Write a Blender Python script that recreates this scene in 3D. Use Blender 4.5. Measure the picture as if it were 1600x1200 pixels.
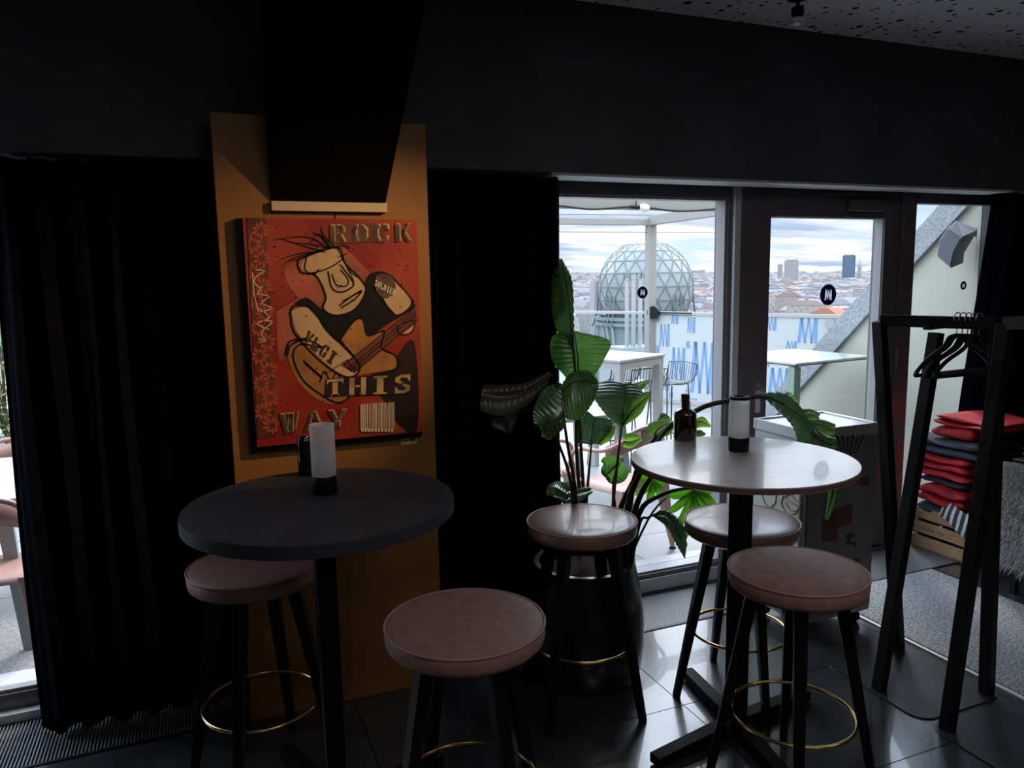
import bpy, bmesh, math, random
from mathutils import Vector, Matrix
R_=random.Random(7)
sc=bpy.context.scene
for o in list(bpy.data.objects): bpy.data.objects.remove(o)
# ---------------------------------------------------------------- camera
F=1202.0; PITCH=math.radians(7.92); YAW=math.radians(22.2); ROLL=math.radians(1.01); CH=1.70
fw=Vector((math.sin(YAW)*math.cos(PITCH),math.cos(YAW)*math.cos(PITCH),-math.sin(PITCH)))
_r=Vector((math.cos(YAW),-math.sin(YAW),0)); _u=_r.cross(fw)
rt=_r*math.cos(ROLL)-_u*math.sin(ROLL); up=_u*math.cos(ROLL)+_r*math.sin(ROLL)
CP=Vector((0,0,CH))
cd=bpy.data.cameras.new('camera'); cd.sensor_width=36; cd.lens=F*36/1600; cd.clip_end=20000; cd.clip_start=.02
cam=bpy.data.objects.new('camera',cd); sc.collection.objects.link(cam)
m=Matrix((rt,up,-fw)).transposed().to_4x4(); m.translation=CP; cam.matrix_world=m; sc.camera=cam
def ray(x,y): return fw+rt*((x-800)/F)-up*((y-600)/F)
def atz(x,y,z): d=ray(x,y); return CP+d*((z-CH)/d.z)
def aty(x,y,Y): d=ray(x,y); return CP+d*(Y/d.y)
def atx(x,y,X): d=ray(x,y); return CP+d*(X/d.x)
# ---------------------------------------------------------------- world / exposure
sc.view_settings.view_transform='Standard'; sc.view_settings.look='None'; sc.view_settings.gamma=1; sc.view_settings.use_curve_mapping=False
sc.view_settings.exposure=0.0
sc.cycles.max_bounces=8; sc.cycles.diffuse_bounces=4; sc.cycles.glossy_bounces=3; sc.cycles.transmission_bounces=6; sc.cycles.transparent_max_bounces=12
sc.cycles.use_denoising=True; sc.cycles.caustics_reflective=False; sc.cycles.caustics_refractive=False; sc.cycles.sample_clamp_indirect=4
w=bpy.data.worlds.new('sky'); sc.world=w; w.use_nodes=True; nt=w.node_tree; N=nt.nodes; L=nt.links
for n in list(N): N.remove(n)
out=N.new('ShaderNodeOutputWorld'); bg=N.new('ShaderNodeBackground'); L.new(bg.outputs[0],out.inputs[0]); bg.inputs[1].default_value=1.42
tc=N.new('ShaderNodeTexCoord'); sp=N.new('ShaderNodeSeparateXYZ'); L.new(tc.outputs['Generated'],sp.inputs[0])
cr=N.new('ShaderNodeValToRGB'); L.new(sp.outputs['Z'],cr.inputs[0])
e=cr.color_ramp.elements; e[0].position=0.0; e[0].color=(.60,.72,.80,1); e[1].position=.35; e[1].color=(.58,.70,.88,1)
x=e.new(.10); x.color=(.40,.60,.84,1)
# clouds : noise on direction, squeezed near the horizon (x/(z+k))
ad=N.new('ShaderNodeMath'); ad.operation='ADD'; ad.inputs[1].default_value=.12; L.new(sp.outputs['Z'],ad.inputs[0])
dv=N.new('ShaderNodeVectorMath'); dv.operation='DIVIDE'; L.new(tc.outputs['Generated'],dv.inputs[0])
cb=N.new('ShaderNodeCombineXYZ')
for i in range(3): L.new(ad.outputs[0],cb.inputs[i])
L.new(cb.outputs[0],dv.inputs[1])
mp=N.new('ShaderNodeMapping'); L.new(dv.outputs[0],mp.inputs[0]); mp.inputs['Scale'].default_value=(.55,1.0,1.0); mp.inputs['Rotation'].default_value=(0,0,math.radians(36)); mp.inputs['Location'].default_value=(1.3,.2,0)
nz=N.new('ShaderNodeTexNoise'); nz.inputs['Scale'].default_value=1.25; nz.inputs['Detail'].default_value=7; nz.inputs['Roughness'].default_value=.55; L.new(mp.outputs[0],nz.inputs[0])
r1=N.new('ShaderNodeValToRGB'); L.new(nz.outputs['Fac'],r1.inputs[0]); r1.color_ramp.elements[0].position=.40; r1.color_ramp.elements[1].position=.53
nz2=N.new('ShaderNodeTexNoise'); nz2.inputs['Scale'].default_value=1.9; nz2.inputs['Detail'].default_value=5; L.new(mp.outputs[0],nz2.inputs[0])
r2=N.new('ShaderNodeValToRGB'); L.new(nz2.outputs['Fac'],r2.inputs[0]); q=r2.color_ramp.elements
q[0].position=.38; q[0].color=(.36,.46,.63,1); q[1].position=.56; q[1].color=(.84,.85,.84,1)
mx=N.new('ShaderNodeMix'); mx.data_type='RGBA'; L.new(r1.outputs[0],mx.inputs['Factor']); L.new(cr.outputs[0],mx.inputs['A']); L.new(r2.outputs[0],mx.inputs['B'])
# overcast sky: brighter towards the zenith
gn=N.new('ShaderNodeMapRange'); gn.inputs['From Min'].default_value=.12; gn.inputs['From Max'].default_value=.44; gn.inputs['To Min'].default_value=1.0; gn.inputs['To Max'].default_value=4.8; L.new(sp.outputs['Z'],gn.inputs[0])
gm=N.new('ShaderNodeVectorMath'); gm.operation='SCALE'; L.new(mx.outputs['Result'],gm.inputs[0]); L.new(gn.outputs[0],gm.inputs['Scale'])
L.new(gm.outputs[0],bg.inputs[0])
# weak soft sun behind thin cloud, high over the terrace
sl=bpy.data.lights.new('sun','SUN'); sl.energy=2.0; sl.angle=math.radians(12); sl.color=(1,.97,.92)
so=bpy.data.objects.new('sun',sl); sc.collection.objects.link(so); so.rotation_euler=(math.radians(-32),math.radians(22),0)

# dim unseen fill lights, added to brighten the room (their housings are built below)
FILL_PANELS=[(-.4,-1.4),(1.9,-1.4),(1.0,.35),(3.6,-.3)]
for i,(x_,y_) in enumerate(FILL_PANELS):
    al=bpy.data.lights.new('fill_light','AREA'); al.shape='RECTANGLE'; al.size=.9; al.size_y=.5; al.energy=7.5; al.color=(1,.93,.90)
    ao=bpy.data.objects.new('fill_light',al); sc.collection.objects.link(ao); ao.location=(x_,y_,2.835)

# ---------------------------------------------------------------- helpers
COL=sc.collection
MATS={}
def mat(name,col,rough=.6,metal=0,noise=0,nscale=8,bump=0,bscale=60,spec=.5,col2=None,stretch=None,coat=0,trans=0,emit=0,sheen=0,detail=4,bdist=.01):
    if name in MATS: return MATS[name]
    m=bpy.data.materials.new(name); m.use_nodes=True; n=m.node_tree.nodes; l=m.node_tree.links; b=n['Principled BSDF']
    c=tuple(col)+(1,)
    b.inputs['Base Color'].default_value=c; b.inputs['Roughness'].default_value=rough; b.inputs['Metallic'].default_value=metal
    b.inputs['Specular IOR Level'].default_value=spec; b.inputs['Coat Weight'].default_value=coat; b.inputs['Sheen Weight'].default_value=sheen
    if emit: b.inputs['Emission Color'].default_value=c; b.inputs['Emission Strength'].default_value=emit
    if trans: b.inputs['Transmission Weight'].default_value=trans
    if noise or bump or col2:
        t=n.new('ShaderNodeTexCoord'); mpp=n.new('ShaderNodeMapping'); l.new(t.outputs['Object'],mpp.inputs[0])
        if stretch: mpp.inputs['Scale'].default_value=stretch
    if noise or col2:
        z=n.new('ShaderNodeTexNoise'); z.inputs['Scale'].default_value=nscale; z.inputs['Detail'].default_value=detail; l.new(mpp.outputs[0],z.inputs[0])
        r=n.new('ShaderNodeValToRGB'); l.new(z.outputs['Fac'],r.inputs[0]); l.new(r.outputs[0],b.inputs['Base Color'])
        if col2: a_,b_=c,tuple(col2)+(1,)
        else: a_=tuple(max(0,v*(1-noise)) for v in col)+(1,); b_=tuple(min(1,v*(1+noise)) for v in col)+(1,)
        r.color_ramp.elements[0].position=.35; r.color_ramp.elements[1].position=.65
        r.color_ramp.elements[0].color=a_; r.color_ramp.elements[1].color=b_
    if bump:
        z=n.new('ShaderNodeTexNoise'); z.inputs['Scale'].default_value=bscale; z.inputs['Detail'].default_value=3; l.new(mpp.outputs[0],z.inputs[0])
        bp=n.new('ShaderNodeBump'); bp.inputs['Strength'].default_value=bump; bp.inputs['Distance'].default_value=bdist; l.new(z.outputs['Fac'],bp.inputs['Height']); l.new(bp.outputs[0],b.inputs['Normal'])
    MATS[name]=m; return m
def glassmat(name,tint=(1,1,1),refl=.06,rough=0.0):
    m=bpy.data.materials.new(name); m.use_nodes=True; n=m.node_tree.nodes; l=m.node_tree.links
    for k in list(n): n.remove(k)
    o=n.new('ShaderNodeOutputMaterial'); t=n.new('ShaderNodeBsdfTransparent'); t.inputs[0].default_value=tint+(1,)
    g=n.new('ShaderNodeBsdfGlossy'); g.inputs['Roughness'].default_value=rough
    lw=n.new('ShaderNodeLayerWeight'); lw.inputs[0].default_value=.5
    pw=n.new('ShaderNodeMath'); pw.operation='POWER'; pw.inputs[1].default_value=4.5; l.new(lw.outputs['Facing'],pw.inputs[0])
    mu=n.new('ShaderNodeMath'); mu.operation='MULTIPLY_ADD'; mu.inputs[1].default_value=.5; mu.inputs[2].default_value=refl*.5; l.new(pw.outputs[0],mu.inputs[0])
    mi=n.new('ShaderNodeMixShader'); l.new(mu.outputs[0],mi.inputs[0]); l.new(t.outputs[0],mi.inputs[1]); l.new(g.outputs[0],mi.inputs[2]); l.new(mi.outputs[0],o.inputs[0])
    MATS[name]=m; return m
def translucent(name,col,col2=None,tw=.5,rough=.5,nscale=6,stretch=None,gl=.12,emit=0,bump=0):
    m=bpy.data.materials.new(name); m.use_nodes=True; n=m.node_tree.nodes; l=m.node_tree.links
    for k in list(n): n.remove(k)
    o=n.new('ShaderNodeOutputMaterial'); d=n.new('ShaderNodeBsdfDiffuse'); t=n.new('ShaderNodeBsdfTranslucent'); g=n.new('ShaderNodeBsdfGlossy'); g.inputs['Roughness'].default_value=rough
    tcx=n.new('ShaderNodeTexCoord'); mpp=n.new('ShaderNodeMapping'); l.new(tcx.outputs['Object'],mpp.inputs[0])
    if stretch: mpp.inputs['Scale'].default_value=stretch
    z=n.new('ShaderNodeTexNoise'); z.inputs['Scale'].default_value=nscale; l.new(mpp.outputs[0],z.inputs[0])
    r=n.new('ShaderNodeValToRGB'); l.new(z.outputs['Fac'],r.inputs[0]); r.color_ramp.elements[0].position=.35; r.color_ramp.elements[1].position=.65
    r.color_ramp.elements[0].color=tuple(col)+(1,); r.color_ramp.elements[1].color=tuple(col2 or col)+(1,)
    l.new(r.outputs[0],d.inputs[0]); l.new(r.outputs[0],t.inputs[0])
    a=n.new('ShaderNodeMixShader'); a.inputs[0].default_value=tw; l.new(d.outputs[0],a.inputs[1]); l.new(t.outputs[0],a.inputs[2])
    b=n.new('ShaderNodeMixShader'); b.inputs[0].default_value=gl; l.new(a.outputs[0],b.inputs[1]); l.new(g.outputs[0],b.inputs[2]); l.new(b.outputs[0],o.inputs[0])
    MATS[name]=m; return m

class MB:
    def __init__(s): s.v=[]; s.f=[]
    def box(s,a,b):
        x0,y0,z0=a; x1,y1,z1=b; i=len(s.v)
        s.v+=[(x0,y0,z0),(x1,y0,z0),(x1,y1,z0),(x0,y1,z0),(x0,y0,z1),(x1,y0,z1),(x1,y1,z1),(x0,y1,z1)]
        s.f+=[[i+k for k in q] for q in ((0,3,2,1),(4,5,6,7),(0,1,5,4),(1,2,6,5),(2,3,7,6),(3,0,4,7))]; return s
    def hexa(s,p):
        i=len(s.v); s.v+=[tuple(q) for q in p]
        s.f+=[[i+k for k in q] for q in ((0,3,2,1),(4,5,6,7),(0,1,5,4),(1,2,6,5),(2,3,7,6),(3,0,4,7))]; return s
    def beam(s,a,b,w,d,w2=None,d2=None,side=None):
        a=Vector(a); b=Vector(b); t=(b-a).normalized(); w2=w if w2 is None else w2; d2=d if d2 is None else d2
        if side is None: side=Vector((0,0,1)).cross(t) if abs(t.z)<.95 else Vector((1,0,0))
        side=Vector(side); side=(side-t*side.dot(t)).normalized(); n=t.cross(side)
        p=[]
        for c,W,D in ((a,w,d),(b,w2,d2)):
            for sx,sy in ((-1,-1),(1,-1),(1,1),(-1,1)): p.append(c+side*(sx*W/2)+n*(sy*D/2))
        return s.hexa(p)
    def tube(s,pts,r,n=8,closed=False,caps=True):
        pts=[Vector(p) for p in pts]; k=len(pts); base=len(s.v)
        rr=r if isinstance(r,(list,tuple)) else [r]*k
        ref=Vector((0,0,1)); prev=None
        for i,p in enumerate(pts):
            a=pts[(i-1)%k] if (i or closed) else p; b=pts[(i+1)%k] if (i<k-1 or closed) else p
            t=(b-a).normalized()
            if prev is None: sd=t.cross(ref); 
            else: sd=prev-t*prev.dot(t)
            if sd.length<1e-4: sd=t.cross(Vector((1,0,0)))
            sd.normalize(); prev=sd; nn=t.cross(sd)
            for j in range(n):
                an=2*math.pi*j/n; s.v.append(tuple(p+sd*(math.cos(an)*rr[i])+nn*(math.sin(an)*rr[i])))
        for i in range(k if closed else k-1):
            for j in range(n):
                a=base+i*n+j; b=base+i*n+(j+1)%n; c=base+((i+1)%k)*n+(j+1)%n; d=base+((i+1)%k)*n+j; s.f.append([a,b,c,d])
        if caps and not closed: s.f.append([base+j for j in range(n)][::-1]); s.f.append([base+(k-1)*n+j for j in range(n)])
        return s
    def lathe(s,prof,c=(0,0,0),n=32,closed=False):
        base=len(s.v); c=Vector(c)
        for (r,z) in prof:
            for j in range(n):
                an=2*math.pi*j/n; s.v.append((c.x+r*math.cos(an),c.y+r*math.sin(an),c.z+z))
        k=len(prof)
        for i in range(k-1):
            for j in range(n): s.f.append([base+i*n+j,base+i*n+(j+1)%n,base+(i+1)*n+(j+1)%n,base+(i+1)*n+j])
        if not closed:
            s.f.append([base+j for j in range(n)][::-1]); s.f.append([base+(k-1)*n+j for j in range(n)])
        return s
    def ring(s,c,R,r,n=48,m=8):
        return s.tube([(c[0]+R*math.cos(2*math.pi*i/n),c[1]+R*math.sin(2*math.pi*i/n),c[2]) for i in range(n)],r,m,closed=True)
    def prism(s,poly,off):  # planar polygon of 3d points extruded by vector
        i=len(s.v); off=Vector(off); k=len(poly)
        s.v+=[tuple(Vector(p)) for p in poly]+[tuple(Vector(p)+off) for p in poly]
        s.f.append(list(range(i,i+k))[::-1]); s.f.append(list(range(i+k,i+2*k)))
        for j in range(k): s.f.append([i+j,i+(j+1)%k,i+k+(j+1)%k,i+k+j])
        return s
    def grid(s,rows):
        i=len(s.v); nr=len(rows); nc=len(rows[0])
        for r in rows: s.v+=[tuple(p) for p in r]
        for a in range(nr-1):
            for b in range(nc-1): s.f.append([i+a*nc+b,i+a*nc+b+1,i+(a+1)*nc+b+1,i+(a+1)*nc+b])
        return s
    def build(s,name,m,parent=None,smooth=0,bevel=0,loc=None,fix=True):
        me=bpy.data.meshes.new(name); me.from_pydata([tuple(v) for v in s.v],[],s.f)
        if fix:
            b=bmesh.new(); b.from_mesh(me); bmesh.ops.recalc_face_normals(b,faces=b.faces); b.to_mesh(me); b.free()
        if m: me.materials.append(m)
        if smooth:
            for p in me.polygons: p.use_smooth=True
            try: me.set_sharp_from_angle(angle=math.radians(smooth))
            except Exception: pass
        o=bpy.data.objects.new(name,me); COL.objects.link(o)
        if parent is not None: o.parent=parent; o.matrix_parent_inverse=pinv(parent)
        if bevel:
            md=o.modifiers.new('bevel','BEVEL'); md.width=bevel; md.segments=2; md.limit_method='ANGLE'
        return o
def wmat(o):
    mm=Matrix.LocRotScale(o.location,o.rotation_euler,o.scale)
    return wmat(o.parent)@o.matrix_parent_inverse@mm if o.parent else mm
def pinv(p): return wmat(p).inverted()
def tag(o,label,cat,group=None,kind=None):
    o['label']=label; o['category']=cat
    if group: o['group']=group
    if kind: o['kind']=kind
    return o
def struct(o): o['kind']='structure'; return o
def thing(name,label,cat,loc,group=None,rz=0):
    o=bpy.data.objects.new(name,None); COL.objects.link(o); o.location=loc; o.rotation_euler=(0,0,rz); o.empty_display_size=.1
    return tag(o,label,cat,group)
# local-space build: parts authored in the thing's own coordinates
def lpart(mb,name,m,parent,**k):
    o=mb.build(name,m,None,**k); o.parent=parent; return o
def copy_tree(o,parent=None):
    c=o.copy(); COL.objects.link(c)
    if parent is not None: c.parent=parent
    for ch in list(o.children): copy_tree(ch,c)
    return c
def text_mesh(txt,size,name,m,offset=0,extrude=.0005,parent=None,sx=1,align='LEFT'):
    cu=bpy.data.curves.new(name,'FONT'); cu.body=txt; cu.size=size; cu.offset=offset; cu.extrude=extrude; cu.align_x=align
    t=bpy.data.objects.new(name,cu); COL.objects.link(t)
    dg=bpy.context.evaluated_depsgraph_get(); me=bpy.data.meshes.new_from_object(t.evaluated_get(dg)); bpy.data.objects.remove(t)
    me.materials.clear(); me.materials.append(m)
    o=bpy.data.objects.new(name,me); COL.objects.link(o)
    return o
def lerp(a,b,t): return a+(b-a)*t
def spline(pts,n):
    pts=[Vector(p) for p in pts]
    if len(pts)<3: return [pts[0].lerp(pts[-1],i/(n-1)) for i in range(n)]
    o=[]; k=len(pts)-1
    for i in range(n):
        t=i/(n-1)*k; j=min(int(t),k-1); u=t-j
        p1=pts[j]; p2=pts[j+1]; p0=pts[j-1] if j else p1*2-p2; p3=pts[j+2] if j+2<=k else p2*2-p1
        o.append(.5*((2*p1)+(p2-p0)*u+(2*p0-5*p1+4*p2-p3)*u*u+(3*p1-p0-3*p2+p3)*u*u*u))
    return o

# ---------------------------------------------------------------- materials
M_black=mat('black_paint_wall',(.095,.095,.107),.9,spec=.12,noise=.15,nscale=3,bump=.2,bscale=120)
M_ceil=None
M_tile=mat('dark_slate_tile',(.036,.039,.043),.22,noise=.35,nscale=3.5,bump=.12,bscale=45,bdist=.004,spec=1.0,coat=.5)
M_grout=mat('grout',(.008,.008,.008),.9)
M_frame=mat('dark_bronze_frame',(.17,.148,.155),.38,metal=.3,spec=.5)
M_frame2=mat('light_aluminium',(.70,.71,.74),.35,metal=.15)
M_bead=mat('grey_glazing_bead',(.38,.38,.40),.4)
M_curt=mat('black_velvet_curtain',(.005,.006,.013),.95,spec=.03,noise=.3,nscale=20)
M_blk=mat('black_metal',(.006,.007,.009),.4,spec=.22)
M_wood_blk=mat('black_stained_wood',(.007,.007,.008),.5,noise=.3,nscale=30,stretch=(1,1,.1),spec=.18)
M_brass=mat('brass',(.75,.52,.22),.22,metal=1)
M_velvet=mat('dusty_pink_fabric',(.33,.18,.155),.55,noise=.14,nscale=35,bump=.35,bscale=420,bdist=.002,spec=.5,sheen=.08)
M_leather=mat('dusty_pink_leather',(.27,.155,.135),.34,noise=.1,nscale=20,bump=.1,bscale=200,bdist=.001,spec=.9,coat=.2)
M_pipe=mat('dusty_pink_piping',(.40,.24,.21),.5)
M_pedes=mat('tan_painted_board',(.30,.135,.032),.55,noise=.05,nscale=4,bump=.1,bscale=30)
M_tabR=mat('greige_laminate',(.50,.465,.45),.24,noise=.12,nscale=9,stretch=(1,14,1),spec=1.0,coat=.35)
M_tabRe=mat('brown_table_edge',(.15,.09,.078),.5)
M_tabL=mat('charcoal_tabletop',(.040,.045,.056),.65,noise=.12,nscale=5,bump=.08,bscale=200,spec=.25)
M_frost=translucent('frosted_glass',(.98,.98,.98),tw=.68,gl=.05,rough=.3)
M_amber=mat('amber_glass',(.018,.008,.003),.06,trans=0,coat=1,spec=.7)
M_cork=mat('dark_cork',(.02,.012,.008),.8)
M_carpet=mat('grey_carpet',(.36,.37,.39),.98,noise=.55,nscale=95,bump=1,bscale=230,bdist=.012,detail=6)
M_white=mat('white_metal',(.38,.38,.37),.4)
M_pink=mat('salmon_pink_metal',(.46,.27,.22),.38,spec=.5)
M_redleg=mat('red_metal',(.55,.08,.07),.4)
M_terr=mat('terrace_concrete',(.27,.275,.28),.5,noise=.10,nscale=2.0,bump=.2,bscale=90,bdist=.004)
M_gravel=mat('terrace_gravel_mat',(.36,.35,.34),.95,noise=.35,nscale=120,bump=.8,bscale=160)
M_cream=mat('cream_render',(.42,.42,.355),.9,noise=.04,nscale=1.5,bump=.15,bscale=60)
M_zinc=mat('speckled_zinc',(.26,.29,.31),.55,metal=.25,noise=.25,nscale=60)
M_spk=mat('grey_speaker_plastic',(.13,.14,.16),.6)
M_wire=mat('dark_grey_wire',(.06,.065,.075),.4,metal=.3)
M_navy=translucent('navy_sticker',(.012,.022,.12),tw=.5,gl=.04)
M_whitep=translucent('white_print',(.85,.87,.90),tw=.6,gl=.03)
M_red=mat('red_cotton',(.42,.012,.018),.8,noise=.25,nscale=18,bump=.5,bscale=160,bdist=.004)
M_navyc=mat('navy_cotton',(.035,.042,.065),.85,noise=.2,nscale=18,bump=.5,bscale=160,bdist=.004)
M_blkc=mat('black_cotton',(.05,.052,.06),.85,noise=.3,nscale=18,bump=.5,bscale=120)
M_pine=mat('pine_wood',(.42,.26,.14),.65,noise=.25,nscale=12,stretch=(12,1,12),bump=.15,bscale=50)
M_furs=mat('grey_fur_strand',(.34,.34,.34),.8)
M_fur=mat('grey_fur',(.07,.07,.07),.9,noise=.3,nscale=60)
M_soil=mat('soil',(.015,.010,.008),.98,spec=.05,bump=.6,bscale=60)
M_blue=mat('light_blue_print',(.16,.29,.50),.6)
M_screen=translucent('frosted_wind_screen',(.56,.61,.62),tw=.3,gl=.04)
M_glass=glassmat('clear_glass',refl=.05)
M_glassg=glassmat('railing_glass',tint=(.86,.93,.93),refl=.07)

# ---------------------------------------------------------------- room shell
YW=3.4; YH=3.12; ZC=2.87; ZH=2.15; XL=-3.2; XR=6.2; YB=-4.2
fl=struct(MB().box((XL,YB,-.14),(XR,3.0,-.012)).build('floor',M_grout))
# floor tiles 1.2 x 0.6 laid in the grout, each a part
tm=None
xs=[1.69+1.2*k for k in range(-4,5)]; ys=[2.995-.6*k for k in range(0,12)]
for jy,y1 in enumerate(ys):
    for x0 in xs:
        a=max(x0+.002,XL); b=min(x0+1.198,XR); c=max(y1-.598,YB)
        if b-a<.05: continue
        if abs((b-a)-1.196)<1e-6 and tm:
            o=bpy.data.objects.new('tile',tm); COL.objects.link(o)
        else:
            o=MB().box((0,0,-.012),(b-a,.596,0)).build('tile',M_tile,bevel=.0015)
            if abs((b-a)-1.196)<1e-6: tm=o.data
        o.location=(a,y1-.598,0); o.parent=fl
# ceiling with irregular perforation
def ceil_mat():
    m=bpy.data.materials.new('perforated_plaster'); m.use_nodes=True; n=m.node_tree.nodes; l=m.node_tree.links; b=n['Principled BSDF']; b.inputs['Roughness'].default_value=.9
    t=n.new('ShaderNodeTexCoord'); prev=None
    for sc_,thr,seed in ((17,.17,0),(9,.15,3.7)):
        mpp=n.new('ShaderNodeMapping'); mpp.inputs['Location'].default_value=(seed,seed,0); l.new(t.outputs['Object'],mpp.inputs[0])
        v=n.new('ShaderNodeTexVoronoi'); v.voronoi_dimensions='2D'; v.inputs['Scale'].default_value=sc_; l.new(mpp.outputs[0],v.inputs['Vector'])
        sx=n.new('ShaderNodeSeparateColor'); l.new(v.outputs['Color'],sx.inputs[0])
        mu=n.new('ShaderNodeMath'); mu.operation='MULTIPLY_ADD'; mu.inputs[1].default_value=thr*2.2; mu.inputs[2].default_value=-thr*.95; l.new(sx.outputs[0],mu.inputs[0])
        lt=n.new('ShaderNodeMath'); lt.operation='LESS_THAN'; l.new(v.outputs['Distance'],lt.inputs[0]); l.new(mu.outputs[0],lt.inputs[1])
        if prev:
            mxx=n.new('ShaderNodeMath'); mxx.operation='MAXIMUM'; l.new(prev.outputs[0],mxx.inputs[0]); l.new(lt.outputs[0],mxx.inputs[1]); prev=mxx
        else: prev=lt
    mi=n.new('ShaderNodeMix'); mi.data_type='RGBA'; l.new(prev.outputs[0],mi.inputs['Factor']); mi.inputs['A'].default_value=(.88,.88,.90,1); mi.inputs['B'].default_value=(.02,.02,.02,1); l.new(mi.outputs['Result'],b.inputs['Base Color'])
    bp=n.new('ShaderNodeBump'); bp.inputs['Strength'].default_value=.6; bp.inputs['Distance'].default_value=.01; bp.invert=True; l.new(prev.outputs[0],bp.inputs['Height']); l.new(bp.outputs[0],b.inputs['Normal'])
    return m
struct(MB().box((XL,YB,ZC),(XR,YH+.3,ZC+.15)).build('ceiling',ceil_mat()))
struct(MB().box((XL-.15,YB,-.14),(XL,YW+.2,ZC)).build('wall_left',M_black))
struct(MB().box((XR,YB,-.14),(XR+.15,YW+.2,ZC)).build('wall_right',M_black))
struct(MB().box((XL-.15,YB-.15,-.14),(XR+.15,YB,ZC+.15)).build('wall_back',M_black))
# front wall: bulkhead above the glazing, pier between the windows, pier at the right
wf=struct(MB().box((XL,YH,ZH),(XR,YH+.45,ZC)).box((-.56,YW-.02,0),(1.60,YW+.16,ZH)).box((4.78,YW-.02,0),(XR,YW+.16,ZH)).box((XL,YW-.02,0),(-2.4,YW+.16,ZH)).build('wall_front',M_black))
struct(MB().box((1.48,YH+.004,ZH-.012),(4.42,YH+.17,ZH)).build('trim_1',mat('pale_soffit_strip',(.55,.57,.60),.5)))
# trench under the glazing + sub frame
struct(MB().box((XL,3.0,-.16),(XR,YW+.2,-.10)).build('floor_trench',M_grout))
# grille: slats running to the glass, joined (too fine to pick apart)
gr=thing('floor_grille','black metal trench grille running along the foot of the windows','grille',(0,3.0,0))
mb=MB()
for z0 in ((3.003,3.016),(3.355,3.368)): mb.box((XL+.02,z0[0],-.03),(XR-.02,z0[1],.001))
mb.box((XL+.02,3.12,-.028),(XR-.02,3.126,-.006)); mb.box((XL+.02,3.245,-.028),(XR-.02,3.251,-.006))
mb.build('grille_frame',M_blk,gr)
mb=MB(); x=-1.6
while x<5.9:
    mb.box((x,3.016,-.022),(x+.0045,3.355,0)); x+=.0125
o=mb.build('slat',mat('grey_grille_metal',(.26,.27,.28),.4,metal=.4),gr); o['kind']='stuff'

# ---------------------------------------------------------------- glazing frames
def glazing(name,x0,x1,z0,z1,side=.06,top=.06,bot=.09,pane=True,y0=YW,inner=True,yd=.07,g=.042,i=.014,bm=None):
    f=MB().box((x0,y0,z0),(x0+side,y0+yd,z1)).box((x1-side,y0,z0),(x1,y0+yd,z1)).box((x0+side,y0,z1-top),(x1-side,y0+yd,z1)).box((x0+side,y0,z0),(x1-side,y0+yd,z0+bot)).build(name,M_frame,bevel=.003)
    struct(f)
    if inner:
        a0=x0+side; a1=x1-side; b0=z0+bot; b1=z1-top
        MB().box((a0,y0+g-.03 if g<.05 else y0+.012,b0),(a0+i,y0+g+.013,b1)).box((a1-i,y0+g-.03 if g<.05 else y0+.012,b0),(a1,y0+g+.013,b1)).box((a0+i,y0+g-.03 if g<.05 else y0+.012,b1-i),(a1-i,y0+g+.013,b1)).box((a0+i,y0+g-.03 if g<.05 else y0+.012,b0),(a1-i,y0+g+.013,b0+i)).build('glazing_bead',bm or M_bead,f)
    if pane: MB().box((x0+side-.004,y0+g,z0+bot-.004),(x1-side+.004,y0+g+.004,z1-top+.004)).build('glass_pane',M_glass,f)
    return f
struct(MB().box((XL,YW-.0,2.165),(4.82,YW+.10,ZH+.05)).build('trim_2',M_frame))
w1=glazing('window_1',1.52,2.70,.0,2.165,side=.062,top=.075,bot=.10,yd=.115,g=.072,i=.012)
MB().box((2.662,YW-.028,0),(2.70,YW,2.165)).build('reveal_strip',M_frame2,w1)
MB().box((1.60,YW-.012,.005),(2.64,YW-.001,.075)).build('sill_plate',M_frame2,w1)
MB().box((1.60,YW+.117,.088),(2.64,YW+.20,.10)).build('threshold',M_white,w1)
post=struct(MB().box((2.70,YW-.02,0),(2.80,YW+.09,2.165)).build('trim_3',M_frame,bevel=.003))
d1=glazing('door_1',2.80,3.86,.02,2.11,side=.115,top=.11,bot=.16,y0=YW-.01,yd=.09,g=.055,i=.005)
struct(MB().box((2.80,YW-.02,2.112),(3.86,YW+.09,2.165)).build('trim_4',M_frame,bevel=.002))
struct(MB().box((3.862,YW-.02,0),(3.975,YW+.09,2.165)).build('trim_5',M_frame,bevel=.003))
MB().box((3.44,YW-.055,2.035),(3.70,YW-.012,2.095)).build('door_closer',M_frame,d1,bevel=.004)
MB().box((3.25,YW-.045,2.120),(3.72,YW-.021,2.135)).build('closer_arm',M_frame,d1,bevel=.002)
MB().box((2.835,YW-.017,.93),(2.870,YW-.010,1.05)).build('lock_plate',M_frame2,d1,bevel=.002)
MB().tube([(2.852,YW-.017,1.035),(2.852,YW-.06,1.035),(2.875,YW-.068,1.035),(2.96,YW-.068,1.035)],.009,10).build('door_handle',M_frame2,d1,smooth=40)
q=aty(1184,601,YW-.011)
MB().prism([(q.x-.018,q.y-.001,q.z-.014),(q.x+.018,q.y-.001,q.z-.014),(q.x,q.y-.001,q.z+.018)],(0,.001,0)).build('warning_sticker',mat('orange_sticker',(.5,.17,.03),.6),d1)
for z in (1.95,1.18,.3): MB().tube([(3.868,YW-.03,z-.06),(3.868,YW-.03,z+.06)],.009,10).build('hinge',M_frame,d1,smooth=40)
w2=glazing('window_2',3.975,4.80,.0,2.165,side=.03,top=.075,bot=.10,inner=False)
w3=glazing('window_3',-2.4,-.56,.0,2.165,side=.062,top=.075,bot=.10)
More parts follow.
